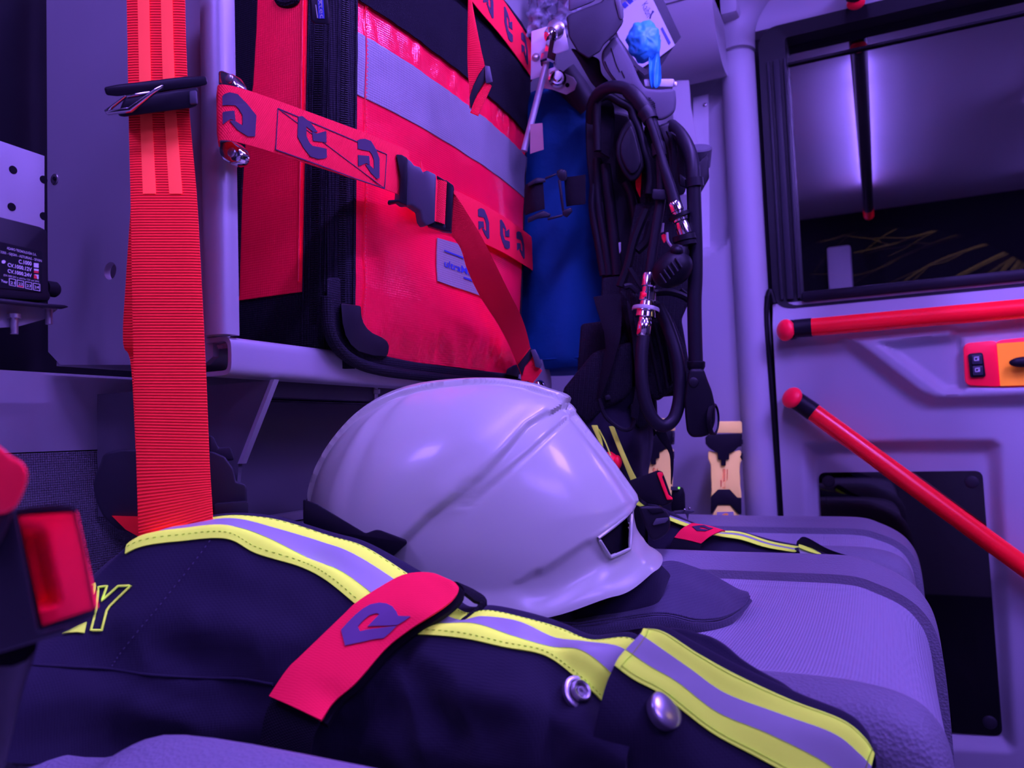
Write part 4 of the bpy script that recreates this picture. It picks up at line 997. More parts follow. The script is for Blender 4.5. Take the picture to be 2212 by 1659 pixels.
s1 = thing('securing_strap', 'lower red securing strap with black buckle across the backpack', 'strap', (-0.42, 0.7, 0.875), 'red rack straps')
z0, z1 = 0.881, 0.9292
pa = onZ(471, 240, 0.90) if False else onX(471, 240, -0.428)
xyA = [(-0.440, 0.437), (-0.4285, 0.4275), (-0.420, 0.447), (-0.412, 0.510), (-0.404, 0.585), (-0.401, 0.640)]
zq = lambda y: max(0, min(1, (y - 0.43) / 0.2))
zA0 = lambda y: 0.8745 + 0.0065 * zq(y)
zA1 = lambda y: 0.9165 + 0.0120 * zq(y)
CA_ = crv([Vector((x, y, 0)) for x, y in xyA], 10)
MB().rib([Vector((p.x, p.y, zA0(p.y))) for p in CA_], [Vector((p.x, p.y, zA1(p.y))) for p in CA_], 0.0016, sm=1, nw=6).done('strap_webbing', M_REDWEB, s1)
sA = Surf([[Vector((x, y, zA0(y) + (zA1(y) - zA0(y)) * k)) for x, y in xyA] for k in (0, 0.5, 1)])
def u_at(surf, px): return surf.inv(px, proj(surf.at(0.5, 0.5))[1])[0]
for k, (pc, fl) in enumerate(((516, False), (670, True), (793, False))):
    ua, ub = sA.inv(pc - (34 if k == 0 else 31 if k == 1 else 23), (250, 295, 350)[k])[0], sA.inv(pc + (34 if k == 0 else 31 if k == 1 else 23), (250, 295, 350)[k])[0]
    woven_logo(sA, ua, ub - ua, 0.14, 0.86, fl, s1)
def q2(x, y): return (440 + x / 3.95, y / 3.95)
sl_ = MB()
BX = [q2(620, 930), q2(980, 1080), q2(1548, 1320), q2(1530, 1620), q2(1050, 1440), q2(600, 1280)]
for i in range(6):
    a, c_ = BX[i], BX[(i + 1) % 6]
    sl_.tube([sA.at(*sA.inv(a[0] + (c_[0] - a[0]) * k / 10, a[1] + (c_[1] - a[1]) * k / 10), 0.0018) for k in range(11)], 0.0005, n=4, sm=1)
a, c_ = BX[0], q2(1530, 1610)
sl_.tube([sA.at(*sA.inv(a[0] + (c_[0] - a[0]) * k / 12, a[1] + (c_[1] - a[1]) * k / 12), 0.0018) for k in range(13)], 0.0004, n=4, sm=1)
sl_.done('box_stitching', M_LOGO, s1)
xyB = [(-0.405, 0.668), (-0.418, 0.70), (-0.4245, 0.75), (-0.4215, 0.82), (-0.423, 0.89), (-0.429, 0.96), (-0.435, 1.010), (-0.440, 1.023), (-0.455, 1.030)]
strap_band('strap_webbing', xyB, z0, z1, s1)
sB = strap_surf(xyB, z0, z1); sB.umax = 0.86
for (xa_, xb_, yc, fl) in ((1031, 1054, 500, False), (1078, 1098, 522, True), (1114, 1130, 538, False)):
    ua, ub = sB.inv(xa_, yc)[0], sB.inv(xb_, yc)[0]; woven_logo(sB, ua, ub - ua, 0.14, 0.86, fl, s1)
# buckle: female body, male frame, keeper
dB = (Vector((-0.404, 0.668, 0)) - Vector((-0.401, 0.632, 0))).normalized(); nB = Vector((dB.y, -dB.x, 0)); ax = (dB, nB, Vector((0, 0, 1)))

def bq(x, y): return q3(x, y)
BP = [bq(1265, -10), bq(1312, -30), bq(1505, 12), bq(1500, 60), bq(1495, 300), bq(1440, 290), bq(1415, 250), bq(1400, 215), bq(1345, 185), bq(1320, 200), bq(1280, 190), bq(1268, 150)]
BP = [q2(1735, 1345), q2(1775, 1375), q2(1800, 1410), q2(1850, 1420), q2(1880, 1475), q2(1905, 1447), q2(1985, 1485), bq(1505, 20), bq(1495, 300), bq(1440, 322), bq(1415, 290), bq(1405, 225), bq(1345, 185), bq(1310, 190), bq(1268, 160), bq(1280, -20)]
fb_ = fD(0.745)
buck = MB().prism(pxs(fb_, BP), [p + Vector((-0.010, 0.004, 0)) for p in pxs(fb_, BP)], bev=0.0015).done('buckle_body', mat('buckle_plastic', (0.075, 0.073, 0.095), 0.4), s1)
MB().prism(pxs(fD(0.742), [q2(1640, 1315), q2(1690, 1318), q2(1735, 1345), bq(1312, -10), bq(1308, 190), bq(1250, 165), bq(1185, 180), bq(1190, 155), bq(1262, 150), bq(1270, 10)]), [p + FWD * 0.008 for p in pxs(fD(0.742), [q2(1640, 1315), q2(1690, 1318), q2(1735, 1345), bq(1312, -10), bq(1308, 190), bq(1250, 165), bq(1185, 180), bq(1190, 155), bq(1262, 150), bq(1270, 10)])], bev=0.001).done('release_fork', M_BLACK, buck)
for P in ([bq(1505, -5), bq(1612, 60), bq(1612, 78), bq(1505, 20)], [bq(1560, 22), bq(1612, 60), bq(1595, 355), bq(1555, 345), bq(1568, 60)], [bq(1440, 318), bq(1490, 290), bq(1560, 312), bq(1597, 340), bq(1595, 358), bq(1540, 352)]):
    MB().prism(pxs(fD(0.748), P), [p + FWD * 0.012 for p in pxs(fD(0.748), P)], bev=0.0008).done('ladder_frame', M_BLACK, buck)
MB().rib(pxs(fD(0.747), [bq(1512, 25), bq(1500, 295)]), pxs(fD(0.747), [bq(1570, 40), bq(1555, 312)]), 0.002, nw=4).done('strap_fold', M_REDWEB, s1)
# hanging loose end
Lq = [(983, 412, .755), (968, 488, .770), (995, 537, .79), (1009, 581, .815), (1036, 638, .87), (1076, 701, .94), (1102, 751, .99), (1120, 795, 1.025)]
Rq = [(985, 420, .755), (1009, 460, .77), (1036, 504, .79), (1062, 554, .815), (1096, 622, .87), (1122, 675, .94), (1136, 715, .99), (1146, 758, 1.025)]
MB().rib([D(*p) for p in Lq], [D(*p) for p in Rq], 0.0016, nw=6).done('loose_end', M_REDWEB, s1)
MB().rib([D(1116, 786, 1.02), D(1124, 806, 1.018), D(1128, 832, 1.02), D(1140, 838, 1.022)], [D(1145, 752, 1.02), D(1156, 768, 1.018), D(1164, 792, 1.02), D(1170, 800, 1.022)], 0.004, nw=4).done('strap_end_fold', M_REDWEB, s1)
kp = [(1118, 788), (1146, 752), (1154, 757), (1148, 775), (1134, 792), (1128, 812)]
MB().prism(pxs(fD(1.012), kp), pxs(fD(1.024), kp), bev=0.001).done('keeper', M_BLACK, s1)
kp = [(1146, 757), (1156, 754), (1164, 770), (1171, 787), (1168, 796), (1156, 793), (1152, 775)]
MB().prism(pxs(fD(1.008), kp), pxs(fD(1.016), kp), bev=0.0012).done('keeper', mat('buckle_plastic', (0, 0, 0)), s1)

s2 = thing('securing_strap', 'upper red securing strap over the black velcro panel of the backpack', 'strap', (-0.42, 0.9, 1.14), 'red rack straps')
z0, z1 = 1.171, 1.2265
xyC = [(-0.395, 0.62), (-0.405, 0.72), (-0.416, 0.82), (-0.4205, 0.90), (-0.427, 0.97), (-0.434, 1.032), (-0.440, 1.049), (-0.455, 1.058)]
strap_band('strap_webbing', xyC, z0, z1, s2); sC = strap_surf(xyC, z0, z1); sC.umax = 0.85
for (xa_, xb_, yc, fl) in ((1041, 1063, 15, False), (1087, 1104, 62, True), (1124, 1137, 106, False)):
    ua, ub = sC.inv(xa_, yc)[0], sC.inv(xb_, yc)[0]; woven_logo(sC, ua, ub - ua, 0.14, 0.86, fl, s2)
MB().rib([D(1010, -40, .85), D(1011, 0, .85), D(1010, 127, .85), D(1014, 202, .85), D(1014, 236, .853)], [D(1016, -40, .85), D(1021, 12, .85), D(1038, 101, .848), D(1047, 142, .848), D(1048, 178, .85)], 0.0016, nw=6).done('loose_end', M_REDWEB, s2)
kp = [(1047, 141), (1058, 143), (1065, 177), (1050, 181), (1048, 168)]
MB().prism(pxs(fD(.842), kp), pxs(fD(.854), kp), bev=0.001).done('keeper', mat('buckle_plastic', (0, 0, 0)), s2)
kp = [(1014, 210), (1022, 185), (1034, 160), (1047, 142), (1049, 173), (1030, 205), (1017, 238)]
MB().prism(pxs(fD(.846), kp), pxs(fD(.853), kp), bev=0.001).done('keeper', M_BLACK, s2)
MB().rib([D(1016, 244, .848), D(1030, 210, .848), D(1049, 180, .848)], [D(1033, 251, .848), D(1048, 218, .848), D(1062, 187, .848)], 0.004, nw=4).done('strap_end_fold', M_REDWEB, s2)

# =================================================================== HELMET
HD = 0.70
tip = D(1419, 1204, HD); HY = R(22)
hx = Vector((math.cos(HY), math.sin(HY), 0)); hy = Vector((-math.sin(HY), math.cos(HY), 0)); hz = Vector((0, 0, 1))
KS = HD / 0.68
def HL(x, y, z): return tip + (hx * x + hy * y + hz * z) * KS
hel = thing('fire_helmet', 'white fire helmet with black vents on the middle seat', 'helmet', HL(-0.148, 0, -0.04))
XA, ZA = -0.176, 0.157
PF_ = [(1, 0), (.965, .045), (.93, .13), (.915, .22), (.895, .345), (.80, .51), (.70, .67), (.60, .83), (.565, .865), (.45, .925), (.3, .965), (.15, .99), (0, 1)]
PR_ = [(1, 0), (.985, .13), (.93, .32), (.82, .53), (.66, .73), (.48, .87), (.30, .95), (.15, .985), (0, 1)]
PS_ = [(1, 0), (1.0, .12), (.995, .28), (.955, .46), (.88, .62), (.76, .77), (.60, .885), (.42, .955), (.22, .99), (0, 1)]
def resamp(P, n, sharp=False):
    Q = [Vector((a, b, 0)) for a, b in P]
    C = Q if sharp else crv(Q, 8)
    L = [0]
    for i in range(1, len(C)): L.append(L[-1] + (C[i] - C[i - 1]).length)
    out = []; k = 0
    for i in range(n + 1):
        t_ = L[-1] * i / n
        while k < len(L) - 2 and L[k + 1] < t_: k += 1
        out.append(C[k].lerp(C[k + 1], (t_ - L[k]) / max(1e-9, L[k + 1] - L[k])))
    return out
NA, NS = 320, 150
pF, pR, pS = resamp(PF_, NS, True), resamp(PR_, NS), resamp(PS_, NS)
def brim(a):
    c, s_ = math.cos(a), math.sin(a)
    ex = 0.80
    x = -0.150 + (0.150 if c > 0 else 0.146) * (abs(c) ** ex) * (1 if c > 0 else -1)
    y = 0.112 * (abs(s_) ** 0.85) * (1 if s_ > 0 else -1)
    pts = [(0, 0.0), (25, -0.004), (50, -0.014), (78, -0.024), (100, -0.022), (125, 0.002), (140, 0.030), (160, 0.052), (180, 0.058)]
    d = math.degrees(math.acos(max(-1, min(1, c))))
    for i in range(len(pts) - 1):
        if pts[i][0] <= d <= pts[i + 1][0]:
            t_ = (d - pts[i][0]) / (pts[i + 1][0] - pts[i][0]); t_ = t_ * t_ * (3 - 2 * t_); z = pts[i][1] + (pts[i + 1][1] - pts[i][1]) * t_
    return x, y, z
def shell(a, j):
    c = math.cos(a); wf = max(0, c) ** 1.6; wr = max(0, -c) ** 1.6; ws = max(0, 1 - wf - wr)
    h = pF[j].x * wf + pR[j].x * wr + pS[j].x * ws; v = pF[j].y * wf + pR[j].y * wr + pS[j].y * ws
    bx, by, bz = brim(a)
    return Vector((XA + (bx - XA) * h, by * h, bz + (ZA - bz) * v))
GRID = [[shell(2 * math.pi * i / NA, j) for j in range(NS + 1)] for i in range(NA)]
_near = [(GRID[i][j], *proj(HL(*GRID[i][j]))) for i in range(NA) for j in range(0, NS + 1) if GRID[i][j].y < 0.002]
def loc(px, py):
    """photo point -> side-view coordinates (x, z) on the near side of the shell"""
    c = sorted(_near, key=lambda q_: (q_[1] - px) ** 2 + (q_[2] - py) ** 2)[:3]
    w = [1 / (0.5 + math.hypot(q_[1] - px, q_[2] - py)) for q_ in c]; s_ = sum(w)
    return sum(q_[0].x * k for q_, k in zip(c, w)) / s_, sum(q_[0].z * k for q_, k in zip(c, w)) / s_
DIAG = [loc(*p) for p in ((842, 1204), (930, 1120), (1040, 1034), (1100, 972), (1139, 927), (1180, 900))]
DIAG2 = [loc(*p) for p in ((1000, 1098), (1074, 1039), (1150, 972), (1221, 908))]
NOTCH = [loc(*p) for p in ((1139, 927), (1160, 905), (1222, 896), (1238, 905), (1221, 912))]
LOW = [loc(*p) for p in ((1170, 1228), (1260, 1168), (1368, 1096))]
BR1 = [loc(*p) for p in ((1130, 1322), (1250, 1268), (1330, 1215), (1410, 1186))]
VENT = [loc(*p) for p in ((1292, 1163), (1364, 1101), (1361, 1186), (1318, 1204))]
VENTO = [loc(*p) for p in ((1278, 1168), (1370, 1088), (1369, 1192), (1322, 1212))]
def dpl(P, x, z):
    """signed distance to an open polyline, positive on its right-lower side"""
    best, sgn = 1e9, 1
    for i in range(len(P) - 1):
        ax_, az_ = P[i]; bx_, bz_ = P[i + 1]; ex, ez = bx_ - ax_, bz_ - az_
        t_ = max(0, min(1, ((x - ax_) * ex + (z - az_) * ez) / (ex * ex + ez * ez))); dx, dz = x - ax_ - ex * t_, z - az_ - ez * t_; d = math.hypot(dx, dz)
        if d < best: best = d; sgn = 1 if ex * (z - az_) - ez * (x - ax_) < 0 else -1
    return best * sgn
def hdisp(p, a):
    x, z = p.x, p.z; ay = abs(p.y); o = 0.0
    d = dpl(DIAG, x, z)
    if z > -0.01:
        o += 0.0040 * sst(-0.0005, 0.0035, -d) * sst(0.085, 0.03, -d) * sst(0.0, 0.03, z)      # rear dome stands proud of the front plate
        d2 = dpl(DIAG2, x, z); o -= 0.0016 * math.exp(-(d2 / 0.0016) ** 2)
        o += 0.0014 * sst(-0.001, 0.001, -d2) * sst(0.03, 0.012, -d2) * sst(0.04, 0.07, z)
    if x < -0.075: o += 0.0042 * sst(0.0345, 0.0325, ay) * sst(0.045, 0.07, z) - 0.0022 * math.exp(-((ay - 0.036) / 0.0016) ** 2)          # centre crest
    else: o += 0.0036 * sst(0.0255, 0.0235, ay) * sst(0.035, 0.055, z)
    dl = dpl(LOW, x, z)
    if x > -0.13: o += -0.0035 * sst(0.0, 0.006, dl) * sst(-0.13, -0.09, x) * sst(0.034, 0.02, dl)
    dv = sdpoly(VENTO, x, z); o += 0.0016 * sst(0.004, -0.002, dv)
    return o
def hnorm(i, j):
    a = GRID[(i + 1) % NA][j] - GRID[i - 1][j]; b = GRID[i][min(NS, j + 1)] - GRID[i][max(0, j - 1)]
    n = a.cross(b); 
    if n.length < 1e-12: return Vector((0, 0, 1))
    n.normalize(); 
    return n if n.dot(GRID[i][j] - Vector((XA + .02, 0, 0.03))) > 0 else -n
vs, fs = [], []
for i in range(NA):
    for j in range(NS + 1):
        p = GRID[i][j].copy()
        # snap rows of the mesh to the outline of the vent so that its edge is clean
        d = sdpoly(VENT, p.x, p.z)
        if abs(d) < 0.0009 and abs(p.y) > 0.02:
            e = 0.0002; gx = (sdpoly(VENT, p.x + e, p.z) - d) / e; gz = (sdpoly(VENT, p.x, p.z + e) - d) / e; p.x -= gx * d; p.z -= gz * d
        q_ = p + hnorm(i, j) * (hdisp(p, 0) + (0.0045 * sst(0.075, 0.0, j / NS) * sst(-0.22, -0.16, p.x))); vs.append(HL(*q_))
hole = lambda p: sdpoly(VENT, p.x, p.z) < -0.0005 and abs(p.y) > 0.02
for i in range(NA):
    for j in range(NS):
        i2 = (i + 1) % NA
        c_ = (GRID[i][j] + GRID[i2][j] + GRID[i][j + 1] + GRID[i2][j + 1]) / 4
        if hole(c_): continue
        fs.append((i * (NS + 1) + j, i2 * (NS + 1) + j, i2 * (NS + 1) + j + 1, i * (NS + 1) + j + 1))
# raised rim round each vent
def yside(x, z):
    c = sorted(_near, key=lambda q_: (q_[0].x - x) ** 2 + (q_[0].z - z) ** 2 + (1 if q_[0].y > -0.02 else 0))[:4]
    w = [1 / (1e-5 + (q_[0].x - x) ** 2 + (q_[0].z - z) ** 2) for q_ in c]; return sum(q_[0].y * k for q_, k in zip(c, w)) / sum(w)
VR = []
for i in range(4):
    (ax_, az_), (bx_, bz_) = VENT[i], VENT[(i + 1) % 4]
    for k in range(8): x_ = ax_ + (bx_ - ax_) * k / 8; z_ = az_ + (bz_ - az_) * k / 8; VR.append((x_, yside(x_, z_), z_))
for sg_ in (1, -1):
    MB().tube([HL(x_, y_ * sg_ * 1.002, z_) for x_, y_, z_ in VR], 0.0014, n=8, sm=1, closed=True).done('vent_rim', M_WHITE, hel)
# brim rolled under
q0 = len(vs)
for i in range(NA):
    bx, by, bz = brim(2 * math.pi * i / NA); vs.append(HL(XA + (bx - XA) * 0.955, by * 0.955, bz - 0.001))
for i in range(NA):
    i2 = (i + 1) % NA; fs.append((i * (NS + 1), q0 + i, q0 + i2, i2 * (NS + 1)))
sh_ = MB().add(vs, fs).done('shell', M_WHITE, hel, ang=50)
vs = []; fs = []
for i in range(NA):
    for j in range(NS + 1):
        p = GRID[i][j]; vs.append(HL(XA + (p.x - XA) * 0.94, p.y * 0.94, 0.02 + (p.z - 0.02) * 0.95))
for i in range(0, NA):
    for j in range(NS): fs.append((i * (NS + 1) + j, ((i + 1) % NA) * (NS + 1) + j, ((i + 1) % NA) * (NS + 1) + j + 1, i * (NS + 1) + j + 1))
MB().add(vs, fs).done('inner_liner', M_BLACK, hel)
# black rear rim with its clip
def rimpt(a, k, z_): 
    bx, by, bz = brim(a); return HL(XA + (bx - XA) * k, by * k, bz + z_)
A0, A1 = R(136), R(224)
n_ = 50; top = []; bot = []
for i in range(n_ + 1):
    a = A0 + (A1 - A0) * i / n_; e = 0.0
    dd = abs(math.degrees(a) - 180); up = 0.010 * (sst(30.5, 29.5, dd) * 0 + sst(26, 28, dd) * sst(47, 45, dd))
    top.append(rimpt(a, 1.018, 0.006 + up)); bot.append(rimpt(a, 1.0, -0.034))
MB().rib(top, bot, 0.004, sm=1, nw=6, face=-hx).done('rear_rim', M_BLACK, hel)
# rear side clip plate on the near side
cl = [(655, 1078), (684, 1088), (720, 1110), (790, 1152), (812, 1144), (822, 1145), (878, 1166), (880, 1174), (846, 1205), (800, 1196), (700, 1150), (655, 1130)]
MB().prism(pxs(fD(0.585), cl), pxs(fD(0.62), cl), bev=0.0015).done('rear_clip', M_BLACK, hel)
# neck protector cloth
nk_n = [(1100, 1338, .61), (1180, 1342, .62), (1260, 1350, .63), (1380, 1332, .645), (1440, 1328, .655), (1500, 1341, .665), (1560, 1337, .685), (1604, 1311, .715), (1620, 1291, .735)]
nk_m = [(1100, 1322, .64), (1180, 1318, .65), (1262, 1316, .66), (1372, 1297, .67), (1428, 1278, .69), (1500, 1285, .70), (1560, 1292, .715), (1601, 1290, .735), (1618, 1284, .745)]
nk_f = [(1100, 1290, .68), (1180, 1280, .69), (1280, 1262, .70), (1372, 1236, .72), (1440, 1211, .735), (1500, 1223, .745), (1552, 1251, .75), (1592, 1273, .755), (1616, 1280, .756)]
nb_ = [(p[0], p[1] + 24 if p[0] < 1600 else p[1] + 8, p[2] + 0.004) for p in nk_n]
nk = Surf([[D(*p) for p in r] for r in (nk_n, nk_m, nk_f)], lambda u, v, p: noise(p * 30) * 0.0025)
mb = nk.mesh(nu=60, nv=24, th=0.002)
mb.rib([D(*p) + Vector((0, 0, -0.001)) for p in nk_n], [D(*p) for p in nb_], 0.002, sm=6, nw=4)
mb.done('neck_protector', M_NAVY2, hel)
MB().tube([nk.at(u / 30, 0.035, 0.0008) for u in range(31)], 0.0008, n=6, sm=1).done('cloth_hem', M_NAVY2, hel)
u_ = [(1330, 1290, .675), (1400, 1255, .685), (1420, 1215, .70), (1405, 1200, .72)]
MB().ell(HL(-0.15, 0, 0.0), (hx * 0.125, hy * 0.085, Vector((0, 0, 0.042)))).done('cloth_bulk', M_NAVY, hel)
fd1 = [(1250, 1312, .655), (1310, 1300, .66), (1365, 1270, .665), (1400, 1235, .675), (1410, 1210, .69)]
fd2 = [(1240, 1345, .64), (1320, 1338, .65), (1385, 1322, .66), (1420, 1300, .675), (1445, 1245, .70)]
MB().rib([D(*p) for p in fd1], [D(*p) for p in fd2], 0.003, sm=6, nw=6).done('cloth_fold', M_NAVY, hel)

# =================================================================== FIRE COAT
coat = thing('fire_coat', 'navy fire coat with yellow and silver reflective bands in the foreground', 'coat', D(900, 1500, .50) - Vector((0, 0, 0.06)))
CC = [  # R0 R1 R2 R3 R4 R5 R6, depth of R5
 ([(-70, 1640), (-70, 1500), (-60, 1440), (-58, 1428), (-56, 1418), (-54, 1408), (-50, 1396)], .50),
 ([(80, 1650), (90, 1480), (105, 1370), (110, 1355), (114, 1342), (116, 1332), (120, 1320)], .52),
 ([(225, 1650), (225, 1440), (222, 1246), (230, 1236), (236, 1228), (241, 1220), (248, 1210)], .545),
 ([(320, 1650), (305, 1420), (292, 1187), (322, 1166), (334, 1158), (342, 1154), (352, 1147)], .552),
 ([(420, 1650), (405, 1400), (400, 1169), (404, 1148), (412, 1138), (424, 1130), (432, 1124)], .558),
 ([(520, 1655), (505, 1400), (490, 1165), (494, 1142), (500, 1126), (506, 1119), (512, 1114)], .56),
 ([(600, 1670), (580, 1405), (553, 1196), (572, 1163), (590, 1145), (602, 1129), (608, 1123)], .56),
 ([(690, 1690), (672, 1430), (648, 1225), (668, 1211), (694, 1175), (712, 1163), (720, 1155)], .557),
 ([(760, 1720), (745, 1480), (705, 1254), (735, 1237), (762, 1200), (786, 1186), (796, 1177)], .553),
 ([(830, 1740), (815, 1515), (768, 1305), (798, 1281), (850, 1255), (875, 1241), (890, 1226)], .546),
 ([(910, 1740), (900, 1525), (850, 1375), (880, 1348), (925, 1312), (950, 1290), (965, 1270)], .536),
 ([(980, 1740), (965, 1520), (908, 1372), (960, 1352), (990, 1345), (1003, 1327), (1012, 1312)], .526),
 ([(1060, 1740), (1045, 1525), (1000, 1380), (1030, 1354), (1045, 1338), (1057, 1324), (1066, 1312)], .515),
 ([(1140, 1740), (1125, 1535), (1090, 1400), (1108, 1379), (1120, 1349), (1133, 1341), (1142, 1327)], .505),
 ([(1200, 1740), (1192, 1550), (1178, 1418), (1190, 1403), (1196, 1382), (1207, 1361), (1212, 1349)], .495),
 ([(1260, 1740), (1255, 1580), (1244, 1464), (1256, 1408), (1265, 1393), (1276, 1388), (1282, 1376)], .485),
 ([(1312, 1740), (1308, 1610), (1298, 1515), (1317, 1453), (1345, 1404), (1361, 1384), (1368, 1372)], .478),
 ([(1360, 1740), (1355, 1640), (1340, 1570), (1360, 1510), (1390, 1455), (1405, 1430), (1412, 1420)], .472)]
dr = [-.062, -.052, -.028, -.020, -.010, 0, .014]
net = [[D(c[0][k][0], c[0][k][1], c[1] + dr[k] * (0.8 if c[1] < .5 else 1)) for c in CC] for k in range(7)]
net.append([net[6][i] + Vector((-0.005, 0.016, -0.030)) for i in range(len(CC))])
net.append([net[6][i] + Vector((-0.005, 0.024, -0.075)) for i in range(len(CC))])
NC_, NR_ = len(CC), 9
def coatdisp(u, v, p):
    m_ = sst(0.245, 0.12, v) * 0.95 + 0.05
    f1 = noise(Vector((p.x * 9 + p.z * 14 + 3, p.z * 12 - p.x * 5, 2.0))); f2 = noise(Vector((p.x * 20 + p.z * 26, p.z * 22 - p.x * 10, 7.0)))
    w = 0.013 * (0.45 - abs(f1)) + 0.008 * (0.4 - abs(f2)) + 0.002 * noise(p * 60)
    return w * m_ * sst(-0.02, 0.06, v) * sst(0.0, 0.12, u)
cs_ = Surf(net, coatdisp); cs_.vmax = 6 / 8
cs_.mesh(nu=190, nv=80, th=0.004).done('coat_body', M_NAVY, coat, ang=80)
rowv = lambda k: k / (NR_ - 1)
colu = lambda c: c / (NC_ - 1)
def bands(sf, u0, u1, k2, parent, nu, ncr):
    for (k, m_, nm) in ((k2, M_YEL, 'yellow_band'), (k2 + 1, M_SILV, 'silver_band'), (k2 + 2, M_YEL, 'yellow_band')):
        sf.mesh(u0, u1, rowv(k) if sf is cs_ else k / (sf.nr - 1), rowv(k + 1) if sf is cs_ else (k + 1) / (sf.nr - 1), nu, 8, 0.0016 + (0.0004 if nm == 'silver_band' else 0), 0.0012).done(nm, m_, parent, ang=80)
bands(cs_, colu(2.75), colu(9.6), 2, coat, 80, 0)
bands(cs_, colu(10.55), colu(16.15), 2, coat, 70, 0)
sm = MB()
for c0, c1, v in ((2.8, 9.6, rowv(2.14)), (2.8, 9.6, rowv(4.86)), (10.6, 16.1, rowv(2.14)), (10.6, 16.1, rowv(4.86))):
    n_ = int((c1 - c0) * 14)
    for k in range(n_):
        if k % 2 == 0: sm.tube([cs_.at(colu(c0 + (c1 - c0) * (k + t_) / n_), v, 0.0019) for t_ in (0, .9)], 0.00028, n=4, sm=1)
o = sm.done('band_stitching', mat('yellow_thread', (0.55, 0.7, 0.06), .8), coat); o['kind'] = 'stuff'
M_SEAM = mat('seam_thread', (0.10, 0.09, 0.14), 0.8)
sm = MB()
L_ = [(455, 1168), (420, 1215), (380, 1265), (340, 1315), (300, 1362), (262, 1410), (238, 1444)]
Q = [cs_.at(*cs_.inv(*p), 0.0012) for p in L_]; Q = crv(Q, 8)
for k in range(0, len(Q) - 1, 2): sm.tube([Q[k], Q[k].lerp(Q[k + 1], .7)], 0.00035, n=4, sm=1)
o = sm.done('shoulder_stitching', M_SEAM, coat); o['kind'] = 'stuff'
MB().tube(crv([cs_.at(*cs_.inv(*p), 0.0004) for p in ((5, 1422), (60, 1435), (140, 1440), (235, 1445), (330, 1458), (440, 1464), (520, 1466), (590, 1478))], 6), 0.0009, n=6, sm=1).done('yoke_seam', M_NAVY, coat)
# outlined letter on the back of the coat and the neighbouring one cut off by the buckle
def q8(x, y): return (x / 2.77, 1060 + y / 2.77)
def outline(P, name, w=0.00075):
    P = P + [P[0]]; pts = []
    for i in range(len(P) - 1):
        for k in range(6): pts.append((P[i][0] + (P[i + 1][0] - P[i][0]) * k / 6, P[i][1] + (P[i + 1][1] - P[i][1]) * k / 6))
    return MB().tube([cs_.at(*cs_.inv(*p), 0.0012) for p in pts], w, n=6, sm=1, closed=True, caps=False).done(name, M_YEL, coat)
outline([q8(592, 580), q8(645, 572), q8(610, 662), q8(712, 572), q8(788, 569), q8(660, 692), q8(640, 720), q8(608, 838), q8(543, 838), q8(578, 712)], 'printed_letter')
outline([q8(572, 560), q8(500, 600), q8(440, 690), q8(470, 700), q8(565, 618)], 'printed_letter')
cs_.poly([q8(375, 864), q8(505, 856), q8(520, 790), q8(420, 840)], off=0.0018, th=0.001).done('printed_letter', M_YEL, coat)
# snap sockets and cuff flap
def px_frame(sf, px, py):
    u, v = sf.inv(px, py); return sf.at(u, v, 0.001), sf.nrm(u, v)
c_, n_ = px_frame(cs_, 1249, 1497)
n_ = (FWD * -0.62 + (RT * .64 + UP * .77) * 0.78).normalized()
MB().lathe(c_ - n_ * 0.002, n_, [(0, 0.0098), (0.0025, 0.0098), (0.003, 0.0088), (0.0028, 0.0068), (0.001, 0.0064), (0.001, 0.0056)], 26).done('snap_base', M_STEEL, coat)
MB().lathe(c_ + n_ * 0.0005, n_, [(0, 0.0062), (0.0034, 0.0062), (0.0040, 0.0054), (0.0036, 0.0042), (0.0012, 0.0040), (0.0012, 0.0026), (0.0026, 0.0024), (0.0026, 0.0014), (0.0008, 0.0012)], 26).done('snap_socket', M_STEEL, coat)

FC = [
 ([(1255, 1740), (1296, 1525), (1327, 1438), (1350, 1405), (1381, 1373), (1390, 1363), (1398, 1356)], .462),
 ([(1330, 1740), (1345, 1560), (1368, 1468), (1398, 1438), (1420, 1398), (1434, 1370), (1444, 1360)], .458),
 ([(1400, 1760), (1418, 1600), (1432, 1503), (1462, 1476), (1488, 1446), (1506, 1415), (1522, 1400)], .456),
 ([(1470, 1780), (1500, 1650), (1533, 1581), (1548, 1540), (1566, 1499), (1592, 1462), (1610, 1446)], .452),
 ([(1560, 1800), (1600, 1710), (1640, 1639), (1658, 1586), (1686, 1545), (1710, 1517), (1730, 1501)], .446),
 ([(1650, 1820), (1700, 1760), (1745, 1697), (1772, 1643), (1797, 1585), (1814, 1557), (1832, 1543)], .44),
 ([(1720, 1840), (1765, 1800), (1810, 1742), (1835, 1692), (1852, 1627), (1862, 1594), (1874, 1582)], .435),
 ([(1780, 1860), (1820, 1820), (1852, 1775), (1874, 1716), (1884, 1660), (1886, 1634), (1890, 1626)], .43)]
df = [-.030, -.026, -.018, -.012, -.006, 0, .010]
netf = [[D(c[0][k][0], c[0][k][1], c[1] + df[k]) for c in FC] for k in range(7)]
netf.append([p + Vector((0, 0.02, -0.03)) for p in netf[6]])
fl = Surf(netf, lambda u, v, p: noise(Vector((p.x * 24, p.z * 30, 5))) * 0.004 * sst(0.28, 0.12, v))
fl.vmax = 6 / 7
sl_o = fl.mesh(nu=90, nv=56, th=0.004).done('sleeve_flap', M_NAVY, coat, ang=80)
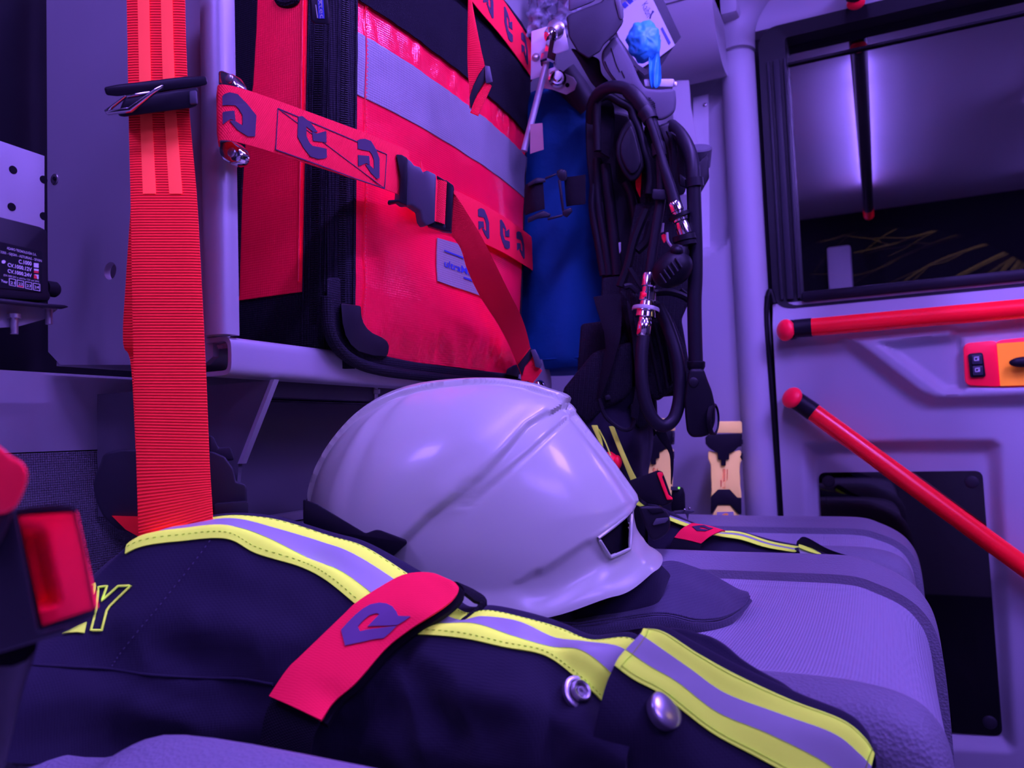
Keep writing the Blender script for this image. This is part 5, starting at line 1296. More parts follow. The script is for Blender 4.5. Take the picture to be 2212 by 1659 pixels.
for (k, m_, nm) in ((2, M_YEL, 'yellow_band'), (3, M_SILV, 'silver_band'), (4, M_YEL, 'yellow_band')):
    fl.mesh(0.0, 0.985, k / 7, (k + 1) / 7, 70, 8, 0.0016 + (0.0004 if nm == 'silver_band' else 0), 0.0012).done(nm, m_, sl_o, ang=80)
sm = MB()
for v in (2.14 / 7, 4.86 / 7): sm.tube([fl.at(0.04 + 0.92 * k / 60, v, 0.0018) for k in range(61)], 0.0002, n=4, sm=1)
sm.tube([fl.at(0.045, (2.02 + 2.9 * k / 14) / 7, 0.0022) for k in range(15)], 0.00025, n=4, sm=1)
sm.tube([fl.at(0.945, (2.02 + 2.9 * k / 14) / 7, 0.0022) for k in range(15)], 0.00025, n=4, sm=1)
o = sm.done('band_stitching', mat('yellow_thread', (0, 0, 0)), sl_o); o['kind'] = 'stuff'
c_, n_ = px_frame(fl, 1433, 1536)
n_ = (FWD * -0.55 + (RT * .64 + UP * .77) * 0.83).normalized()
MB().lathe(c_ + n_ * 0.001, n_, [(-0.004, 0.0098), (0, 0.0106), (0.0012, 0.0106)] + [(0.0012 + 0.0026 * math.sin(a), 0.0106 * math.cos(a)) for a in [math.pi / 2 * i / 8 for i in range(1, 9)]], 30).done('snap_button', mat('brushed_snap', (.62, .6, .64), .28, .85), sl_o)
# under layers above the sleeve
U1 = [(1400, 1352, .47), (1470, 1362, .475), (1530, 1372, .48), (1600, 1420, .475), (1680, 1470, .47), (1745, 1520, .462), (1835, 1562, .452)]
U0 = [(1400, 1376, .462), (1470, 1395, .464), (1530, 1425, .466), (1600, 1462, .462), (1680, 1512, .455), (1745, 1548, .45), (1835, 1585, .442)]
us = Surf([[D(*p) for p in U0], [D((a[0] + b[0]) / 2, (a[1] + b[1]) / 2 - 4, (a[2] + b[2]) / 2) for a, b in zip(U0, U1)], [D(*p) for p in U1], [D(p[0], p[1] + 6, p[2] + .02) for p in U1]], lambda u, v, p: noise(p * 45) * 0.003)
us.mesh(nu=50, nv=16, th=0.003).done('sleeve_lining', M_NAVY, coat, ang=80)
U3 = [(1555, 1418, .480), (1620, 1455, .475), (1680, 1482, .468), (1732, 1514, .46)]; U2 = [(1555, 1432, .474), (1620, 1480, .468), (1680, 1515, .46), (1728, 1524, .455)]
MB().rib([D(*p) for p in U3], [D(*p) for p in U2], 0.003, nw=4).done('cuff_tab', M_NAVY2, coat)

# strap over the coat
cst = thing('coat_strap', 'red hook strap with dark printed letter R lying over the coat', 'strap', D(780, 1400, .48))
LE = [(581, 1503, .470), (620, 1446, .478), (652, 1414, .483), (737, 1332, .498), (772, 1299, .505), (822, 1267, .515), (866, 1243, .522), (903, 1236, .525), (937, 1238, .524), (966, 1250, .520)]
RE = [(694, 1555, .452), (722, 1515, .462), (769, 1474, .468), (832, 1402, .482), (880, 1363, .488), (928, 1331, .492), (962, 1308, .500), (982, 1290, .507), (991, 1272, .513), (984, 1259, .518)]
net = [[D(*p) for p in LE], [D((a[0] + b[0]) / 2 - 1, (a[1] + b[1]) / 2 - 1.5, (a[2] + b[2]) / 2 - .002) for a, b in zip(LE, RE)], [D(*p) for p in RE]]
ss_ = Surf(net)
ss_.mesh(nu=70, nv=14, th=0.0015).done('red_patch', M_REDPATCH, cst, ang=80)
def q4(x, y): return (500 + x / 3.16, 1180 + y / 3.16)
P = [(750, 575), (800, 520), (850, 470), (900, 430), (950, 402), (1010, 390), (1060, 396), (1100, 415), (1128, 450), (1140, 478), (1225, 481), (1185, 510), (1135, 540), (1040, 545), (930, 551), (975, 505), (1012, 468), (990, 460), (945, 475), (900, 512), (865, 551), (880, 584), (1000, 562), (1128, 546), (1085, 592), (1040, 630), (900, 655), (778, 682)]
ss_.poly([q4(*p) for p in P], off=0.0010, th=0.0006).done('printed_logo', M_LOGOP, cst)
off = FWD * 0.006
net2 = [[D(p[0] + 4, p[1] + 4, p[2] + .006) for p in LE], [D((a[0] + b[0]) / 2 + 8, (a[1] + b[1]) / 2 + 6, (a[2] + b[2]) / 2 + .005) for a, b in zip(LE, RE)], [D(p[0] + 13, p[1] + 9, p[2] + .006) for p in RE]]
Surf(net2).mesh(nu=60, nv=12, th=0.004).done('hook_backing', M_WEBB, cst, ang=80)
MB().rib([D(*p) for p in ((590, 1506, .478), (575, 1545, .472), (565, 1600, .468), (560, 1650, .466))], [D(*p) for p in ((694, 1557, .460), (680, 1590, .456), (672, 1630, .454), (668, 1680, .452))], 0.002, nw=6).done('webbing_tail', M_WEBB, cst)
MB().rib([D(*p) for p in ((975, 1262, .528), (1020, 1278, .532), (1045, 1302, .530), (1010, 1330, .520))], [D(*p) for p in ((1000, 1285, .520), (1022, 1302, .522), (1030, 1310, .522), (985, 1345, .512))], 0.004, nw=4).done('webbing_loop', M_WEBB, cst)

# =================================================================== BUCKLES AT THE LEFT EDGE
bk = thing('seat_belt_buckle', 'large black seat belt buckle with red release button at left', 'seat belt buckle', D(110, 1380, .27))
dB_ = 0.262
OUT = [(30, 1103), (60, 1096), (110, 1091), (150, 1092), (163, 1098), (184, 1190), (207, 1316), (208, 1330), (150, 1346), (84, 1364), (76, 1352)]
BTN = [(40, 1115), (100, 1109), (160, 1108), (180, 1190), (205, 1308), (203, 1316), (150, 1331), (94, 1352), (88, 1345), (66, 1230)]
# outer rim as a loft ring, button inside
fr = MB(); o_ = pxs(fD(dB_), OUT); 
i_ = pxs(fD(dB_), [(38, 1113), (62, 1108), (110, 1104), (148, 1104), (158, 1108), (178, 1192), (201, 1310), (200, 1318), (150, 1333), (92, 1352), (86, 1346)])
n_ = len(o_); vs = o_ + i_ + pxs(fD(dB_ + .03), [(x * .97 + 3, y * .985 + 18) for x, y in OUT]) + [p + (p - EYE) * 0.04 for p in i_]; fs = []
for i in range(n_):
    j = (i + 1) % n_; fs += [(i, j, n_ + j, n_ + i), (n_ + i, n_ + j, 3 * n_ + j, 3 * n_ + i), (i, 2 * n_ + i, 2 * n_ + j, j)]
fr.add(vs, fs)
fr.prism(pxs(fD(.256), [(-60, 1190), (0, 1120), (32, 1100), (84, 1366), (150, 1348), (140, 1368), (0, 1410), (-60, 1410)]), pxs(fD(.30), [(-60, 1190), (0, 1120), (32, 1100), (84, 1366), (208, 1332), (140, 1368), (0, 1410), (-60, 1410)]), bev=0.002)
fr.prism(pxs(fD(.275), [(36, 1108), (156, 1100), (198, 1322), (88, 1356)]), pxs(fD(.300), [(36, 1110), (150, 1105), (190, 1320), (88, 1350)]), bev=0.001)
fr.done('buckle_housing', G_DARKP, bk)
rows = []
for j in range(16):
    t_ = j / 15; L_ = (40 + (92 - 40) * t_ , 1114 + (1351 - 1114) * t_); R_ = (160 + (205 - 160) * t_, 1107 + (1314 - 1107) * t_); row = []
    for i in range(12):
        s_ = i / 11; dep = 0.0095 * sst(0.10, 0.22, t_) * sst(0.88, 0.80, t_) * sst(0.50, 0.18, s_) 
        row.append(D(L_[0] + (R_[0] - L_[0]) * s_, L_[1] + (R_[1] - L_[1]) * s_, dB_ + 0.0008 + dep))
    rows.append(row)
Surf(rows).mesh(nu=44, nv=44, th=0.002).done('release_button', M_REDBTN, bk)
MB().tube([D(20, 1390, .28), D(-10, 1500, .30), D(-40, 1640, .32)], 0.009, n=12).done('buckle_stalk', M_BLACK, bk)
bk2 = thing('seat_belt_buckle', 'second buckle at the left edge with bulging red knob', 'seat belt buckle', D(-20, 1200, .24))
KN = [(-60, 950), (-12, 956), (8, 972), (22, 986), (42, 994), (54, 1006), (60, 1024), (56, 1048), (44, 1078), (32, 1098), (12, 1108), (-20, 1112), (-60, 1112)]
MB().prism(pxs(fD(.238), KN), pxs(fD(.256), KN), bev=0.0035, seg=4).done('release_knob', M_REDPL, bk2)
MB().prism(pxs(fD(.246), [(-90, 1110), (-40, 1108), (12, 1092), (30, 1100), (20, 1130), (0, 1175), (-90, 1260)]), pxs(fD(.27), [(-90, 1110), (-40, 1108), (12, 1092), (30, 1100), (20, 1130), (0, 1175), (-90, 1260)]), bev=0.002).done('buckle_housing', G_DARKP, bk2)

# =================================================================== FAR SEAT: COAT, BUCKLE, TORCHES
fc = thing('fire_coat', 'second navy fire coat lying along the far seat, thin yellow bands', 'coat', D(1600, 1200, 1.0) - Vector((0, 0, .05)))
top = [(1400, 1085, 1.02), (1445, 1104, 1.02), (1490, 1126, 1.02), (1550, 1148, 1.02), (1600, 1149, 1.02), (1665, 1166, 1.02), (1725, 1178, 1.01), (1790, 1192, 1.0), (1850, 1212, .99), (1900, 1232, .97), (1935, 1262, .96)]
mid = [(1400, 1135, 1.0), (1445, 1128, 1.0), (1490, 1144, 1.0), (1550, 1164, 1.0), (1600, 1166, 1.0), (1665, 1184, 1.0), (1725, 1196, .99), (1790, 1206, .98), (1850, 1226, .97), (1900, 1250, .955), (1945, 1290, .945)]
low = [(1400, 1230, .975), (1445, 1230, .975), (1490, 1230, .975), (1550, 1230, .975), (1600, 1232, .975), (1665, 1236, .97), (1725, 1240, .965), (1790, 1244, .96), (1850, 1252, .95), (1905, 1290, .94), (1950, 1330, .935)]
fs_ = Surf([[D(*p) for p in low], [D(*p) for p in mid], [D(*p) for p in top], [D(p[0], p[1] + 8, p[2] + .03) for p in top], [D(p[0], p[1] + 60, p[2] + .05) for p in top]], lambda u, v, p: noise(p * 40) * 0.003 * sst(.25, .1, v))
fs_.mesh(nu=80, nv=30, th=0.003).done('coat_body', M_NAVY, fc, ang=80)
def frib(L, Rr, d, m, nm, par=fc): return MB().rib([D(x, y, d) for x, y in L], [D(x, y, d + .004) for x, y in Rr], 0.001, nw=2).done(nm, m, par)
frib([(1440, 1122), (1480, 1137), (1541, 1156), (1600, 1166), (1656, 1183), (1727, 1195)], [(1446, 1117), (1486, 1132), (1541, 1151), (1600, 1158), (1660, 1177), (1726, 1190)], .993, M_YEL, 'yellow_band')
frib([(1446, 1117), (1486, 1132), (1541, 1151), (1600, 1158), (1660, 1177), (1726, 1190)], [(1447, 1114), (1488, 1129), (1541, 1149), (1600, 1153.5), (1662, 1173.5), (1725, 1186)], .997, M_SILV, 'silver_band')
frib([(1541, 1149), (1600, 1153.5), (1662, 1173.5), (1725, 1186)], [(1550, 1147), (1600, 1150), (1664, 1170), (1724, 1181)], 1.0, M_YEL, 'yellow_band')
frib([(1724, 1182), (1745, 1191), (1772, 1199)], [(1726, 1172), (1750, 1183), (1776, 1198)], .985, M_YEL, 'yellow_band')
frib([(1728, 1196), (1745, 1200), (1760, 1203)], [(1724, 1182), (1745, 1191), (1765, 1198)], .985, M_SILV, 'silver_band')
frib([(1722, 1168), (1740, 1160), (1790, 1186), (1850, 1206)], [(1720, 1176), (1742, 1180), (1790, 1197), (1850, 1218)], .984, M_NAVY, 'cuff_flap')
frib([(1886, 1234), (1898, 1240), (1910, 1248)], [(1894, 1226), (1905, 1230), (1916, 1244)], .935, M_YEL, 'yellow_band')
fsn = thing('coat_strap', 'small red hook strap wrapped round the coat on the far seat', 'strap', D(1510, 1190, .99))
rs = Surf([[D(1457, 1161, .972), D(1488, 1167, .972), D(1514, 1174, .972)], [D(1473, 1142, .978), D(1503, 1147, .978), D(1536, 1157, .976)], [D(1492, 1131, .988), D(1525, 1135, .988), D(1560, 1146, .984)], [D(1501, 1130, .995), D(1535, 1138, .99), D(1567, 1146, .99)]])
rs.mesh(nu=14, nv=14, th=0.002).done('red_patch', M_REDPATCH, fsn)
def q9(x, y): return (1260 + x / 4.6075, 880 + y / 4.6075)
rs.poly([q9(1080, 1190), q9(1140, 1180), q9(1200, 1178), q9(1240, 1195), q9(1290, 1208), q9(1255, 1222), q9(1215, 1205), q9(1165, 1195), q9(1150, 1205), q9(1180, 1215), q9(1250, 1224), q9(1210, 1236), q9(1130, 1232)], off=0.0012, th=0.0008).done('printed_logo', M_LOGO, fsn)
MB().rib([D(1456, 1162, .974), D(1448, 1180, .972), D(1444, 1200, .972)], [D(1514, 1175, .974), D(1512, 1190, .972), D(1512, 1210, .972)], 0.002).done('webbing_tail', M_WEBB, fsn)
# hanging clothes in the corner, with dull yellow bands
hg = thing('hanging_trousers', 'dark protective trousers with dull yellow bands hanging behind the helmet', 'trousers', D(1340, 1100, 1.02))
hs = Surf([[D(x, y, d) for x, y, d in r] for r in ([(1250, 840, 1.0), (1300, 835, 1.0), (1360, 835, 1.02), (1420, 840, 1.06)], [(1250, 950, 1.0), (1310, 950, .99), (1370, 950, 1.0), (1412, 950, 1.05)], [(1260, 1040, .99), (1320, 1040, .98), (1375, 1040, 1.0), (1398, 1040, 1.04)], [(1280, 1190, 1.0), (1340, 1190, .99), (1385, 1190, 1.0), (1430, 1190, 1.03)])], lambda u, v, p: noise(p * 25) * .006)
hs.mesh(nu=30, nv=40, th=0.004).done('trouser_leg', M_NAVY, hg, ang=80)
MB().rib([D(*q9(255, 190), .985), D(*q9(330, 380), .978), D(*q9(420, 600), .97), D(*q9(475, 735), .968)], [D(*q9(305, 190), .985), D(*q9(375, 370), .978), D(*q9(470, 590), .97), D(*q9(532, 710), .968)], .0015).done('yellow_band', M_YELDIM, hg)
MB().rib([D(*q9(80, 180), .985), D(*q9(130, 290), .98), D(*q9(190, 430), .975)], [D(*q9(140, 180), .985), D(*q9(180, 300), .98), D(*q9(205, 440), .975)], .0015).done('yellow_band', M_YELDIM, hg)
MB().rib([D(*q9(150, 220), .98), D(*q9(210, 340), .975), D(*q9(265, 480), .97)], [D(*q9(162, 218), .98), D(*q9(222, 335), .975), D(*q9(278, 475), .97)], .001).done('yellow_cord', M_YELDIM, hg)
MB().rib([D(*q9(500, 880), .965), D(*q9(520, 960), .96), D(*q9(560, 985), .96)], [D(*q9(515, 885), .965), D(*q9(560, 940), .96), D(*q9(610, 980), .96)], .001).done('yellow_band', M_YEL, hg)
rk = thing('red_valve_knob', 'small red valve knob poking out behind the helmet front', 'knob', D(1322, 1010, .99))
MB().tube([D(1300, 975, 1.0), D(1315, 988, .99), D(1330, 1003, .985)], [.006, .009, .008], n=12).done('knob_body', M_REDPL, rk)
MB().ell(D(1333, 999, .982), (RT * .006, UP * .009, FWD * .006)).done('knob_end', M_REDPL, rk)
# buckle of the far seat
b3 = thing('seat_belt_buckle', 'black buckle with a thin red button in front of the orange torches', 'seat belt buckle', D(1410, 1095, .97))
P = [q9(440, 735), q9(700, 640), q9(745, 625), q9(790, 640), q9(893, 925), q9(880, 945), q9(800, 978), q9(640, 955), q9(500, 860)]
MB().prism(pxs(fD(.955), P), pxs(fD(.985), P), bev=0.003).done('buckle_housing', M_BLACK, b3)
P = [q9(733, 655), q9(750, 643), q9(786, 645), q9(800, 670), q9(782, 690), q9(848, 870), q9(885, 895), q9(890, 918), q9(832, 922)]
MB().prism(pxs(fD(.952), P), pxs(fD(.97), P), bev=0.001).done('release_button', M_REDPL, b3)
lm = thing('clip_lamp', 'black plastic lamp with grey notch lying beside the helmet brim', 'lamp', D(1420, 1190, .93))
P = [q9(540, 985), q9(640, 978), q9(760, 980), q9(830, 1030), q9(862, 1095), q9(868, 1180), q9(840, 1250), q9(760, 1310), q9(680, 1330), q9(640, 1240)]
MB().prism(pxs(fD(.905), P), pxs(fD(.96), P), bev=0.006, seg=3).done('lamp_body', M_BLACK, lm)
P = [q9(690, 1165), q9(725, 1105), q9(845, 1095), q9(850, 1115), q9(815, 1150), q9(700, 1175)]
MB().prism(pxs(fD(.902), P), pxs(fD(.912), P), bev=0.001).done('grey_notch', G_MIDP, lm)
P = [q9(635, 1010), q9(780, 1000), q9(810, 1040), q9(710, 1060), q9(680, 1060)]
MB().prism(pxs(fD(.9035), P), pxs(fD(.912), P), bev=0.001).done('dark_notch', M_VOID, lm)
bp_ = thing('belt_webbing_loop', 'black belt webbing loop hanging down in front of the orange torch', 'strap', D(1450, 1050, 1.0))
MB().rib([D(*q9(690, 200), 1.03), D(*q9(760, 320), 1.02), D(*q9(850, 450), 1.01), D(*q9(868, 600), 1.0), D(*q9(870, 760), .995)], [D(*q9(700, 290), 1.03), D(*q9(790, 200), 1.02), D(*q9(890, 420), 1.01), D(*q9(897, 600), 1.0), D(*q9(878, 770), .995)], .0015).done('webbing', M_WEBB, bp_)
chg = thing('radio_charger', 'small black charger with a green light on a bracket', 'charger', D(1470, 1110, 1.12))
P = [q9(880, 800), q9(990, 790), q9(1012, 860), q9(1018, 1020), q9(870, 1030)]
MB().prism(pxs(fD(1.09), P), pxs(fD(1.15), P), bev=0.003).done('charger_body', M_BLACK, chg)
MB().prism(pxs(fD(1.085), [q9(865, 1040), q9(1100, 1022), q9(1110, 1040), q9(1050, 1060), q9(1040, 1130), q9(1020, 1060), q9(865, 1060)]), pxs(fD(1.16), [q9(865, 1040), q9(1100, 1022), q9(1110, 1040), q9(1050, 1060), q9(1040, 1130), q9(1020, 1060), q9(865, 1060)]), bev=0.001).done('bracket', G_MIDP, chg)
MB().box(D(*q9(915, 805), 1.088), (.012, .003, .005), (RT, FWD, UP)).done('display', G_MIDP, chg)
MB().ell(D(*q9(952, 802), 1.086), (RT * .0016, UP * .0016, FWD * .0015)).done('green_light', emit('green_indicator', (0.35, 1.0, 0.2), 1.0), chg)
for (x, y) in ((1008, 1018), (1055, 1005)): MB().ell(D(*q9(x, y), 1.084), (RT * .002, UP * .002, FWD * .002), 10, 6).done('screw', M_CHROME, chg)

# ---- torches
def qt(x, y): return (1510 + x / 7.54, 900 + y / 7.54)
def prof_torch(name, label, d0, full=True):
    t_ = thing(name, label, 'torch', D(1567, 1112, d0 + .02), 'orange torches on the far wall')
    def blk(P, dn, dt, m_, nm, bev=.002, par=None):
        return MB().prism(pxs(fD(d0 + dn), [qt(*p) for p in P]), pxs(fD(d0 + dt), [qt(*p) for p in P]), bev=bev, seg=3).done(nm, m_, par or t_)
    blk([(265, 82), (300, 78), (670, 76), (695, 92), (702, 262), (690, 270), (268, 268), (250, 255)], 0.006, .045, M_ORANGE, 'head_ring', .005)
    blk([(150, 285), (690, 270), (702, 300), (695, 480), (640, 495), (560, 575), (495, 600), (492, 700), (440, 706), (440, 790), (425, 800), (375, 800), (358, 788), (358, 706), (308, 700), (300, 590), (235, 560), (150, 500), (105, 440), (100, 340)], -0.001, .042, M_BLACK, 'black_collar', .002)
    body = [(150, 580), (170, 555), (300, 590), (420, 640), (555, 570), (665, 548), (685, 570), (690, 720), (668, 760), (660, 900), (672, 1000), (668, 1130), (688, 1240), (690, 1325), (190, 1325), (205, 1200), (195, 1000), (190, 780), (150, 690)]
    blk(body, 0.004, .040, M_ORANGE, 'torch_body', .004)
    blk([(195, 1300), (310, 1185), (500, 1182), (625, 1318), (690, 1322), (695, 1590), (640, 1588), (510, 1440), (305, 1440), (215, 1580), (190, 1570)], 0.000, .043, M_BLACK, 'black_base', .002)
    blk([(220, 1600), (305, 1442), (510, 1440), (660, 1610), (640, 1625), (230, 1620)], 0.003, .041, M_ORANGE, 'foot', .001)
    lb_ = blk([(288, 1550), (568, 1545), (568, 1612), (288, 1612)], 0.0022, .004, M_PAPER, 'sticker', 0)
    MB().prism(pxs(fD(d0 + .0020), [qt(375, 1600), qt(400, 1585), qt(430, 1575), qt(470, 1580), qt(478, 1608), qt(375, 1612)]), pxs(fD(d0 + .003), [qt(375, 1600), qt(400, 1585), qt(430, 1575), qt(470, 1580), qt(478, 1608), qt(375, 1612)])).done('sticker_print', M_HANDLE, lb_)
    MB().lathe(*disc(D(*qt(675, 410), d0 + .008), (RT - FWD * .4), .0042, .004)).done('side_button', M_BLACK, t_)
    MB().lathe(*disc(D(*qt(672, 650), d0 + .010), (RT - FWD * .4), .0065, .004)).done('side_button', M_BLACK, t_)
    tx = MB(); text_px(tx, 'L-3000', qt(432, 1162), qt(432, 855), qt(383, 1162), fD(d0 + .0032), 0.0)
    for P in ([(455, 855), (466, 855), (466, 1035), (455, 1035)], [(350, 1030), (366, 1030), (368, 1145), (355, 1145)]): tx.plate(pxs(fD(d0 + .0032), [qt(*p) for p in P]), FWD * .0005)
    tx.done('model_print', M_REDINK, t_, flat=True, fix=False)
    return t_
T1 = prof_torch('torch', 'orange and black right-angle torch standing upright by the wall', 1.37)
dock = thing('torch_dock', 'black dock under the upright orange torch', 'charger', D(1570, 1130, 1.39))
MB().prism(pxs(fD(1.36), [(1529, 1114), (1604, 1113), (1604, 1150), (1529, 1150)]), pxs(fD(1.43), [(1529, 1114), (1604, 1113), (1604, 1150), (1529, 1150)]), bev=.003).done('dock_body', M_BLACK, dock)
# second torch, mostly hidden: copied whole and moved
src = [o for o in bpy.data.objects if o.parent is T1]
T2 = T1.copy(); COL.objects.link(T2); T2.location = T1.location + (D(1424, 1010, 1.31) - D(1575, 1012, 1.37)) + Vector((0, 0, 0.0)); T2['label'] = 'second orange torch half hidden behind the black hoses'
for ch_ in src:
    c2 = ch_.copy(); COL.objects.link(c2); c2.parent = T2
    for g in [x for x in bpy.data.objects if x.parent is ch_]:
        g2 = g.copy(); COL.objects.link(g2); g2.parent = c2

# =================================================================== BREATHING APPARATUS
sc = thing('breathing_apparatus', 'black breathing apparatus with hoses hanging at the far seat', 'breathing apparatus', D(1380, 880, 1.02))
def qa(x, y): return (1120 + x / 3.77, 160 + y / 3.77)
def qb(x, y): return (1120 + x / 3.456, 500 + y / 3.456)
def qc(x, y): return (1270 + x / 6.144, 180 + y / 6.144)
def qd(x, y): return (1280 + x / 5.53, 430 + y / 5.53)
# cylinder in its blue cover
cyc = D(1222, 500, 1.19)
rows = []
zs = [onX(1215, 800, cyc.x).z, onX(1215, 780, cyc.x).z, onX(1215, 740, cyc.x).z, onX(1215, 640, cyc.x).z, onX(1215, 520, cyc.x).z, onX(1215, 400, cyc.x).z, onX(1215, 300, cyc.x).z, onX(1215, 245, cyc.x).z, onX(1215, 215, cyc.x).z]
rr = [k * 1.06 for k in (.074, .080, .080, .079, .078, .077, .076, .070, .045)]
mb = MB(); vs, fs = [], []; n_ = 56; zz = crv([Vector((z, r, 0)) for z, r in zip(zs, rr)], 8)
for p in zz:
    for k in range(n_):
        a = 2 * math.pi * k / n_; r = p.y + noise(Vector((math.cos(a) * 2.2, math.sin(a) * 2.2, p.x * 9))) * .006 + noise(Vector((math.cos(a) * 5, math.sin(a) * 5, p.x * 24))) * .003
        vs.append(Vector((cyc.x + r * math.cos(a), cyc.y + r * math.sin(a), p.x)))
for i in range(len(zz) - 1):
    for k in range(n_): fs.append((i * n_ + k, i * n_ + (k + 1) % n_, (i + 1) * n_ + (k + 1) % n_, (i + 1) * n_ + k))
fs += [tuple(range(n_))[::-1], tuple((len(zz) - 1) * n_ + k for k in range(n_))]
mb.add(vs, fs).done('cylinder_cover', M_BLUECOVER, sc, ang=80)
hz_ = onX(1215, 781, cyc.x).z
MB().tube([Vector((cyc.x + .0853 * math.cos(a), cyc.y + .0853 * math.sin(a), hz_)) for a in [2 * math.pi * k / 40 for k in range(40)]], .0016, n=6, sm=1, closed=True).done('cover_hem', M_BLUECOVER, sc)
MB().rib(pxs(fD(1.035), [q for q in [qa(95, 410), qa(195, 400)]]), pxs(fD(1.035), [qa(95, 650), qa(205, 615)]), .0015).done('beige_tag', mat('beige_tag_cloth', (.40, .22, .20), .8), sc)
# cylinder strap and buckle
MB().rib([D(*qa(380, 840), 1.035), D(*qa(450, 835), 1.03), D(*qa(545, 820), 1.03)], [D(*qa(395, 1080), 1.035), D(*qa(450, 1070), 1.03), D(*qa(545, 1060), 1.03)], .003).done('cylinder_strap', M_WEBB, sc)
MB().rib([D(*qa(60, 905), 1.04), D(*qa(120, 880), 1.03), D(*qa(200, 870), 1.028)], [D(*qa(60, 1150), 1.04), D(*qa(140, 1120), 1.03), D(*qa(215, 1100), 1.028)], .003).done('cylinder_strap', M_WEBB, sc)
for P in ([qa(75, 890), qa(150, 842), qa(215, 850), qa(225, 880), qa(130, 895), qa(80, 920)], [qa(75, 1170), qa(200, 1110), qa(265, 1140), qa(255, 1165), qa(150, 1180), qa(75, 1215)],
          [qa(310, 790), qa(345, 770), qa(390, 785), qa(400, 850), qa(385, 870), qa(345, 870), qa(315, 830)], [qa(320, 860), qa(345, 860), qa(375, 1110), qa(355, 1120)],
          [qa(355, 1110), qa(430, 1085), qa(440, 1120), qa(395, 1170), qa(360, 1150)], [qa(215, 840), qa(310, 805), qa(312, 822), qa(218, 862)], [qa(235, 1170), qa(360, 1140), qa(362, 1160), qa(238, 1192)]):
    MB().prism(pxs(fD(1.022), P), pxs(fD(1.034), P), bev=.0015).done('cylinder_buckle', M_BLACK, sc)
# back plate
P = [qa(545, 300), qa(600, 200), qa(680, 150), qa(760, 300), qa(900, 330), qa(1050, 760), qa(1040, 1200), (1380, 600), (1350, 760), (1330, 805), (1308, 700), (1300, 600), (1279, 452), (1266, 330)]
bpl = MB().prism(pxs(fD(1.06), P), pxs(fD(1.10), P), bev=.004).done('back_plate', M_BLACK, sc)
for (L, w) in (([qa(640, 690), qa(640, 900), qa(655, 1100), qa(700, 1400), qa(735, 1640)], .006), ([qa(700, 740), qa(735, 1000), qa(770, 1300), qa(800, 1640)], .008), ([qa(870, 880), qa(920, 1000), qa(960, 1250)], .006), ([qa(610, 900), qa(600, 1100), qa(650, 1400), qa(690, 1640)], .005)):
    MB().tube([D(*p, 1.056) for p in L], w, n=10).done('plate_rib', M_BLACK, bpl)
for P in ([qa(668, 1050), qa(680, 1035), qa(692, 1045), qa(700, 1200), qa(690, 1230), qa(675, 1210)], [qa(760, 1200), qa(805, 1195), qa(810, 1260), qa(770, 1250)]):
    MB().prism(pxs(fD(1.052), P), pxs(fD(1.06), P), bev=.001).done('plate_slot', M_VOID, bpl)
P = [qa(805, 1375), qa(835, 1368), qa(835, 1440), qa(815, 1480), qa(805, 1460)]
MB().prism(pxs(fD(1.05), P), pxs(fD(1.055), P), bev=.001).done('plate_slot', M_BRKT, bpl)
# red patch of webbing seen between the pads
MB().rib(pxs(fD(1.05), [qc(630, 1300), qc(690, 1200), qc(745, 1130)]), pxs(fD(1.05), [qc(640, 1400), qc(700, 1530), qc(752, 1620)]), .002).done('red_webbing', M_REDWEB, sc)
# dark harness mass behind the hoses
for P, dn in (([(1372, 440), (1440, 436), (1492, 500), (1494, 640), (1472, 690), (1500, 850), (1392, 862), (1336, 640)], 1.03), ([(1392, 270), (1440, 270), (1472, 440), (1382, 442)], 1.035), ([(1300, 600), (1400, 590), (1420, 930), (1330, 900), (1295, 760)], 1.045), ([(1255, 700), (1330, 690), (1360, 900), (1240, 900)], 1.03)):
    MB().prism(pxs(fD(dn), P), pxs(fD(dn + .02), P), bev=.004).done('harness_pad', M_BAGBLK, sc)
# shoulder pad
net = []
SP = [qc(555, 460), qc(600, 520), qc(640, 640), qc(680, 800), qc(735, 1000), qc(745, 1110), qc(690, 1230), qc(640, 1290), qc(560, 1310), qc(470, 1200), qc(400, 1060), qc(370, 950), qc(370, 800), qc(430, 640), qc(490, 530)]
MB().prism(pxs(fD(1.0), SP), pxs(fD(1.045), SP), bev=.008, seg=4).done('shoulder_pad', M_RUB, sc)
SI = [(552 + (x - 552) * .80, 880 + (y - 880) * .80) for x, y in [(555, 470), (600, 530), (640, 640), (680, 800), (730, 1000), (740, 1105), (690, 1215), (640, 1275), (560, 1290), (475, 1190), (410, 1050), (380, 950), (380, 800), (435, 645), (495, 540)]]
MB().prism([D(*qc(x + 12, y), .996) for x, y in SI], [D(*qc(x + 12, y), 1.01) for x, y in SI], bev=.003, seg=3).done('pad_centre', M_HOSE, sc)
